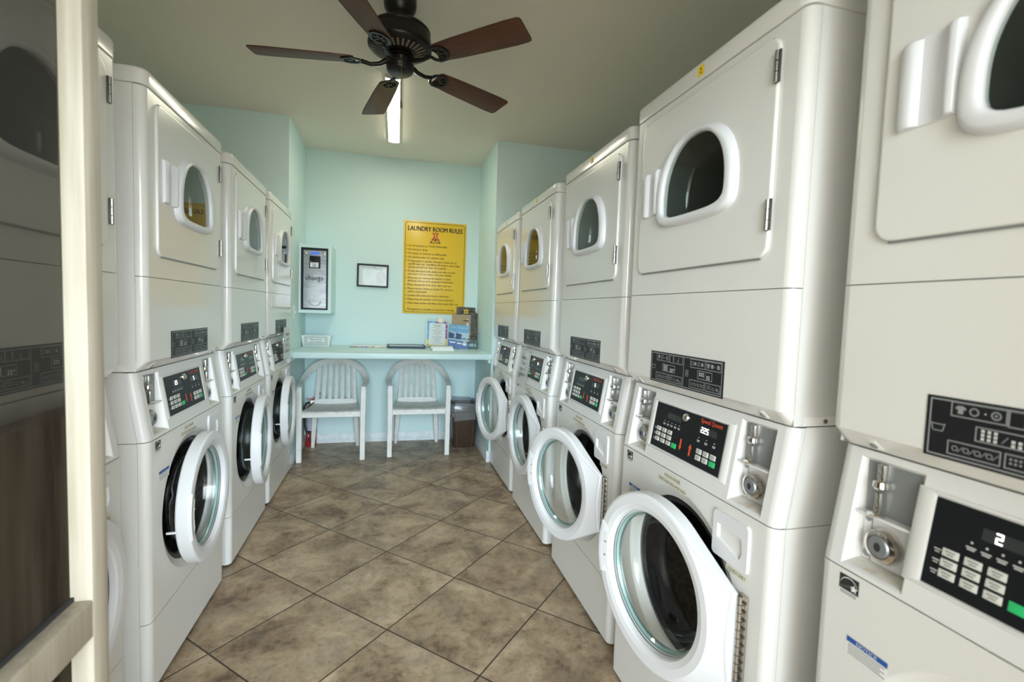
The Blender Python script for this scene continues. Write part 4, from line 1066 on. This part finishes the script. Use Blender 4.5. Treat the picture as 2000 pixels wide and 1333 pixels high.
# ------------------------------------------------------------------ chairs
def chair(x, y, rz, label):
    t = thing('plastic_armchair', label, 'chair', T(x, y, 0) @ RZ(rz), 'white plastic armchairs under the counter')
    def seat():
        bm = new(); n = 10; top, bot = [], []
        ys = [(-.232, .402, .228), (-.228, .420, .232), (-.210, .429, .232), (-.15, .428, .224), (-.05, .420, .214), (.08, .416, .200), (.17, .418, .186), (.20, .424, .180)]
        for yy, zz, w in ys:
            top.append([(w*(-1 + 2*i/n), yy, zz - .010*(1 - (1 - 2*i/n)**2)*(1 if yy > -.2 else .2)) for i in range(n + 1)])
        loft(bm, top, 0, closed=False)
        for s in (0, n): loft(bm, [[r[s] for r in top], [(r[s][0]*1.0, r[s][1], r[s][2] - .045) for r in top]], 1, closed=False)
        loft(bm, [top[0], [(p[0], p[1] - .002, .378) for p in top[0]], [(p[0], p[1] + .010, .378) for p in top[0]]], 1, closed=False)
        return bm
    part('seat', t, seat, ['resin_seat', 'resin'], 'chair_seat')
    def surf(u, z):
        """back panel: u across, z height"""
        return (u, .195 + (z - .42)*.20 - .9*u*u*.6, z)
    def backrest():
        bm = new(); th = .006
        hoop = lambda k: (-.255*cos(pi*k/24), .800 - 0.0, 0)
        def strip(fl, fr, z0, z1, n=10, bow=.0):
            rings = []
            for i in range(n + 1):
                z = z0 + (z1 - z0)*i/n; a, b = fl(z), fr(z); c = (a + b)/2
                A, B, C = Vector(surf(a, z)), Vector(surf(b, z)), Vector(surf(c, z))
                rings.append([A + Vector((0, .008, 0)), A, C + Vector((0, -.006 - bow, 0)), B, B + Vector((0, .008, 0)), C + Vector((0, .006, 0))])
            loft(bm, rings, 0, True, True, True)
        wz = lambda z: .183 - .018*max(0, (z - .42)/.33)          # half width of the panel
        slots = []
        nb = 7; topz = lambda u: .786 - .9*u*u
        for i in range(nb):
            c0 = -1 + 2*i/(nb - 1); wid = .0165
            ctr = lambda z, c0=c0: c0*(wz(z) - wid)
            e = 1.9 if abs(c0) == 1 else 1.0
            strip(lambda z, c=ctr, e=e, c0=c0: c(z) - wid*(.98 if c0 > -1 else 1), lambda z, c=ctr, c0=c0: c(z) + wid*(.98 if c0 < 1 else 1), .445, topz(c0*.165) + .006, bow=.003)
        strip(lambda z: -wz(z) - .002, lambda z: wz(z) + .002, .405, .456, 3, bow=.005)
        return bm
    part('backrest', t, backrest, 'resin', 'chair_back')
    def hoop():
        bm = new(); P, U, V, Wd, Th = [], [], [], [], []
        K = [(-.254, -.215, .622), (-.262, -.175, .636), (-.268, -.10, .640), (-.270, .00, .646), (-.266, .085, .660), (-.250, .150, .690), (-.222, .200, .728), (-.180, .236, .762), (-.125, .262, .786), (-.062, .276, .798), (0, .280, .801)]
        K = K + [(-x, y_, z_) for x, y_, z_ in reversed(K[:-1])]
        n = len(K)
        for i, p in enumerate(K):
            d = (Vector(K[min(i + 1, n - 1)]) - Vector(K[max(i - 1, 0)])).normalized()
            b = min(1, max(0, (p[2] - .640)/.12))                       # 0 arm (lies flat) .. 1 top (stands up)
            nrm = Vector((0, 0, 1))*(1 - b) + Vector((0, -1, .25))*b
            u = d.cross(nrm).normalized(); v = u.cross(d).normalized()
            P.append(p); U.append(u); V.append(v); Wd.append(.048 + .012*b if i not in (0, n-1) else .044); Th.append(.016)
        band(bm, P, U, V, Wd, Th); return bm
    part('armrest_hoop', t, hoop, 'resin', 'chair_hoop')
    def leg(s, front):
        def f():
            bm = new()
            if front:
                P = [(s*.254, -.208, .634), (s*.256, -.214, .60), (s*.254, -.220, .43), (s*.253, -.224, .25), (s*.253, -.226, .0)]
                band(bm, P, [(1, 0, 0)]*5, [(0, 1, 0)]*5, [.036, .046, .046, .045, .044], [.030, .040, .040, .036, .032])
                prism(bm, [(0, 0), (.05, 0), (.038, -.008), (.010, -.030), (0, -.05)], .010, M=Matrix(((-s, 0, 0, s*.236), (0, 0, 1, -.226), (0, 1, 0, .418), (0, 0, 0, 1))))
            else:
                P = [(s*.172, .165, .415), (s*.180, .180, .30), (s*.190, .198, .14), (s*.198, .212, 0)]
                band(bm, P, [(1, 0, 0)]*4, [(0, 1, 0)]*4, [.052, .046, .040, .030], [.045, .040, .034, .028])
            return bm
        return f
    for s in (-1, 1): part('leg', t, leg(s, True), 'resin', 'chair_fleg%d' % s)
    for s in (-1, 1): part('leg', t, leg(s, False), 'resin', 'chair_rleg%d' % s)

def trash_bin():
    t = thing('trash_bin', 'brown plastic trash bin with a clear bag in the right alcove corner', 'trash bin', T(.695, 4.60, 0))
    R = lambda w, d, z, r=.03: [(x, y, z) for x, y in rrect(-w, w, -d, d, r, 4)]
    bm = new(); loft(bm, [R(.099, .138, .0), R(.103, .142, .006), R(.124, .166, .385), R(.130, .172, .388), R(.130, .172, .402), R(.122, .164, .404), R(.118, .160, .385), R(.097, .136, .012)], 0, cap0=True, cap1=True)
    for s in (-1, 1):
        band(bm, [(s*.070, -.141, .01), (s*.082, -.166, .36)], [(1, 0, 0)]*2, [(0, 1, 0)]*2, .008, .006)
    obj('bin_body', bm, 'bin_brown', t)
    rnd = random.Random(5); bm = new(); n = 72; rings = []
    base = rrect(-1, 1, -1, 1, .25, 17); n = len(base)
    for w, d, z, j in ((.112, .154, .30, .004), (.120, .162, .395, .003), (.128, .170, .425, .006), (.137, .179, .412, .004), (.140, .182, .375, .007), (.138, .180, .335, .009), (.134, .177, .300, .011)):
        ph = rnd.uniform(0, 6)
        rings.append([(x*w + rnd.uniform(-j, j), y*d + rnd.uniform(-j, j)*.8, z + j*2.4*sin(k*.55 + ph) + rnd.uniform(-j, j)) for k, (x, y) in enumerate(base)])
    loft(bm, rings, 0); obj('bag_liner', bm, 'liner', t, smooth=28)

def extinguisher():
    t = thing('fire_extinguisher', 'red fire extinguisher on the floor behind the left chair', 'fire extinguisher', T(-.717, 4.722, 0) @ RZ(radians(10)) @ Matrix.Diagonal((.92, .92, 1, 1)))
    bm = new(); lathe(bm, [(.001, .004), (.045, .004), (.047, .0), (.050, .004), (.052, .012), (.052, .330), (.046, .358), (.030, .376), (.020, .380), (.020, .395), (.001, .395)], 36); b = obj('cylinder', bm, 'ext_red', t)
    bm = new(); A = [-2.9 + 2.3*k/18 for k in range(19)]; loft(bm, [[(.0526*cos(a), .0526*sin(a), z) for a in A] for z in (.150, .318)], 0, closed=False)
    for k in range(9): loft(bm, [[(.0529*cos(a), .0529*sin(a), .165 + .016*k + dz) for a in A[2:15 - (k % 3)*2]] for dz in (0, .004)], 1, closed=False)
    obj('label', bm, ['ext_label', 'ink_soft'], t)
    bm = new(); lathe(bm, [(.019, .385), (.022, .39), (.022, .410), (.014, .416), (.014, .432), (.001, .434)], 20); box(bm, -.012, .040, -.012, .012, .402, .424, 0, .004); lathe(bm, [(.014, 0), (.014, .010), (.001, .011)], 16, 0, T(.0, -.014, .412) @ RX(pi/2)); obj('valve', bm, 'steel', t)
    bm = new(); band(bm, [(-.010, 0, .430), (.03, 0, .452), (.07, 0, .487), (.085, 0, .492)], [(0, 1, 0)]*4, [(-.4, 0, 1)]*4, .026, .012); band(bm, [(.005, 0, .424), (.05, 0, .430), (.085, 0, .428)], [(0, 1, 0)]*3, [(0, 0, 1)]*3, .024, .010); band(bm, [(-.01, 0, .440), (-.055, -.01, .446)], [(0, 1, 0)]*2, [(0, 0, 1)]*2, .010, .005); obj('lever_handle', bm, 'ext_red', t)
    bm = new(); tube(bm, [(-.012, -.010, .412), (-.045, -.025, .405), (-.068, -.035, .370), (-.066, -.045, .30), (-.060, -.054, .20), (-.045, -.060, .145), (-.030, -.062, .120)], .009, 10); tube(bm, [(-.026, -.063, .095), (-.012, -.066, .062), (-.002, -.068, .035)], [.009, .012, .010], 10); obj('hose', bm, 'hose_black', t)
    bm = new(); tube(bm, [(-.032, -.062, .125), (-.025, -.063, .094)], .0085, 10); obj('nozzle_collar', bm, 'steel', t)
    bm = new(); loft(bm, [[(.0536*cos(a), .0536*sin(a), z) for a in [2*pi*k/36 for k in range(36)]] for z in (.128, .146)], 0); obj('strap', bm, 'hose_black', t)
    bm = new(); tube(bm, [(.058, -.02, .395), (.075, -.03, .37), (.088, -.035, .33), (.098, -.036, .29)], .003, 6); obj('pin_tie', bm, 'ink_soft', t)

def small_things():
    t = thing('switch_plate', 'ivory switch plate on the left alcove wall', 'switch plate', T(AL, 4.275, 1.255))
    bm = new(); box(bm, 0, .006, -.038, .038, -.058, .058, 0, .002); obj('plate', bm, 'switch_ivory', t)
    bm = new(); box(bm, .005, .014, -.006, .006, -.012, .012, 0, .002); obj('toggle', bm, 'switch_ivory', t)

def scribble(bm, w, h, y, x, z, mi=0, seed=1):
    """a row of unreadable letter-like marks centred on x"""
    rnd = random.Random(seed); n = max(3, int(w / (h*.72))); st = w / n
    for k in range(n):
        if rnd.random() < .14: continue
        x0 = x - w/2 + st*k; a = st*.78; t = h*.17; v = rnd.randrange(4)
        if v != 1: quad(bm, x0, x0 + t, z, z + h, y, mi)
        if v in (0, 3): quad(bm, x0 + a - t, x0 + a, z, z + h*rnd.choice((.6, 1)), y, mi)
        if v in (0, 2): quad(bm, x0, x0 + a, z + h - t, z + h, y, mi)
        if v in (1, 2): quad(bm, x0, x0 + a*.9, z, z + t, y, mi)
        if v in (1, 3): quad(bm, x0, x0 + a, z + h*.45, z + h*.45 + t, y, mi)
        if v == 1: quad(bm, x0 + a*.4, x0 + a*.4 + t, z, z + h, y, mi)
def note_on(Mw, label, x0, x1, z0, z1, rows, mat, tilt, y0, sizes=.026):
    M = Mw @ T((x0 + x1)/2, y0, z0) @ RX(tilt); w, h = (x1 - x0)/2, z1 - z0
    t = thing('taped_note', label, 'note', M)
    bm = new(); n = 8; loft(bm, [[(-w + 2*w*i/n, .004*sin(3*pi*i/n)*k/6 - .003*(k/6)*(1 - k/6), h*k/6) for i in range(n + 1)] for k in range(7)], 0, closed=False); obj('sheet', bm, mat, t, fix=False)
    bm = new()
    for k, ww in enumerate(rows): scribble(bm, 2*w*ww, sizes*.72, -.0065, .0, h*.74 - k*sizes*1.55, 0, k + int(h*1e4))
    scribble(bm, w*.3, sizes*.6, -.0065, -w*.35, h*.20, 0, 9)
    obj('lettering', bm, 'ink_soft', t)
    bm = new(); quad(bm, -w*.35, w*.1, h - .006, h + .022, -.0045); obj('tape', bm, 'tape', t)

def machines():
    R, L = 'stacked laundry machines along the right wall', 'stacked laundry machines along the left wall'
    S0 = 'white stacked washer dryer '
    D = radians
    machine(.83, .382, 0, 1, S0 + 'nearest the doorway on the right, cropped by the picture edge', R, 0, '2', None, door=False)
    machine(.817, 1.187, -.012, 1, S0 + 'with yellow tag 2 and washer display reading 225', R, D(7.5), None, '225', '2')
    machine(.849, 1.993, .001, 1, S0 + 'with yellow tag 3 and its washer door open widest', R, D(14), None, '5', '3')
    m4 = machine(.846, 2.819, -.010, 1, S0 + 'with yellow tag 4 and a paper note over its panel', R, D(1.5), None, '15', '4')
    machine(.848, 3.621, -.005, 1, S0 + 'with yellow tag 5 beside the counter and brown trash bin', R, D(11), None, None, '5')
    machine(-.757, 1.250, 0, -1, S0 + 'half hidden behind the wooden screen door', L, D(2))
    machine(-.749, 2.077, -.005, -1, S0 + 'on the left just past the screen door, displays 25 and 5', L, D(2), '25', '5')
    machine(-.757, 2.899, -.010, -1, S0 + 'on the left between two neighbours, dark washer displays', L, D(5), None, None)
    m3 = machine(-.761, 3.669, -.010, -1, S0 + 'on the left against the alcove with a clear note taped on', L, D(3), None, None)
    bpy.context.view_layer.update()
    note_on(m4.matrix_world, 'pale paper note taped over the panel of the machine tagged 4', -.335, -.085, .834, 1.070, [.50, .44, .52, .56], 'note_film', radians(-9), -.008, .024)
    note_on(m3.matrix_world, 'clear plastic note hanging over the panel of the last left machine', .008, .262, .912, 1.150, [.48, .52, .56, .54], 'note_film', 0, -.012, .026)

# ------------------------------------------------------------------ light and camera
def lights():
    w = bpy.data.worlds.new('sky'); S.world = w; w.use_nodes = True; nt = w.node_tree; bg = nt.nodes['Background']
    # sky shaped to light the back wall: brilliant facing the doorway, dim sideways
    N = nt.nodes.new; L = nt.links.new
    tc = N('ShaderNodeTexCoord'); dt = N('ShaderNodeVectorMath'); dt.operation = 'DOT_PRODUCT'; dt.inputs[1].default_value = (0, -1, 0); L(tc.outputs['Generated'], dt.inputs[0])
    mr = N('ShaderNodeMapRange'); mr.interpolation_type = 'SMOOTHSTEP'; mr.inputs['From Min'].default_value = .74; mr.inputs['From Max'].default_value = .96; L(dt.outputs['Value'], mr.inputs['Value'])
    mc = N('ShaderNodeMix'); mc.data_type = 'RGBA'; mc.inputs['A'].default_value = (1, .975, .92, 1); mc.inputs['B'].default_value = (.74, .90, 1, 1); L(mr.outputs[0], mc.inputs['Factor'])
    ms = N('ShaderNodeMapRange'); ms.inputs['To Min'].default_value = SIDE; ms.inputs['To Max'].default_value = SKY; L(mr.outputs[0], ms.inputs['Value'])
    L(mc.outputs['Result'], bg.inputs['Color']); L(ms.outputs[0], bg.inputs['Strength'])
    w.cycles.sampling_method = 'MANUAL'; w.cycles.sample_map_resolution = 512
    sun = bpy.data.lights.new('sun', 'SUN'); sun.energy = SUN; sun.angle = radians(.6); sun.color = (1, .96, .89)
    o = bpy.data.objects.new('sun', sun); COL.objects.link(o); d = Vector((-.25, -.70, -.70)); o.rotation_euler = d.to_track_quat('-Z', 'Y').to_euler()
    a = bpy.data.lights.new('doorway_portal', 'AREA'); a.shape = 'RECTANGLE'; a.size = 1.22; a.size_y = 2.10; a.cycles.is_portal = True
    o = bpy.data.objects.new('doorway_portal', a); COL.objects.link(o); o.location = (.01, -.19, 1.05); o.rotation_euler = (radians(90), 0, 0)
def camera():
    c = bpy.data.cameras.new('camera'); o = bpy.data.objects.new('camera', c); COL.objects.link(o); S.camera = o
    c.sensor_width = 36; c.lens = FPX / 2000 * 36; c.clip_start = .02
    f = Vector((sin(YAW)*cos(PITCH), cos(YAW)*cos(PITCH), sin(PITCH))); rt = Vector((cos(YAW), -sin(YAW), 0)); up = rt.cross(f)
    r2 = rt*cos(ROLL) + up*sin(ROLL); u2 = -rt*sin(ROLL) + up*cos(ROLL)
    M = Matrix(((r2.x, u2.x, -f.x, 0), (r2.y, u2.y, -f.y, 0), (r2.z, u2.z, -f.z, CZ), (0, 0, 0, 1))); o.matrix_world = M
    c.dof.use_dof = True; c.dof.focus_distance = 2.2; c.dof.aperture_fstop = 3.2

SKY, SIDE, SUN, EXPO = 13.0, 1.4, 19.0, .92
build_materials()
room(); fan(); ceiling_light(); screen_door(); counter(); change_machine(); rules_sign(); picture_frame(); basket(); counter_things()
chair(-.487, 4.440, radians(1.5), 'white plastic armchair in front of the red fire extinguisher'); chair(.252, 4.490, radians(0), 'white plastic armchair beside the brown trash bin')
trash_bin(); extinguisher(); small_things(); machines(); lights(); camera()
S.view_settings.view_transform = 'Standard'; S.view_settings.look = 'None'; S.view_settings.gamma = 1; S.view_settings.use_curve_mapping = False
S.view_settings.exposure = EXPO
S.cycles.max_bounces = 10; S.cycles.diffuse_bounces = 5; S.cycles.glossy_bounces = 5; S.cycles.transmission_bounces = 6; S.cycles.transparent_max_bounces = 16
S.cycles.sample_clamp_indirect = 6; S.cycles.use_denoising = True; S.cycles.caustics_reflective = False; S.cycles.caustics_refractive = False
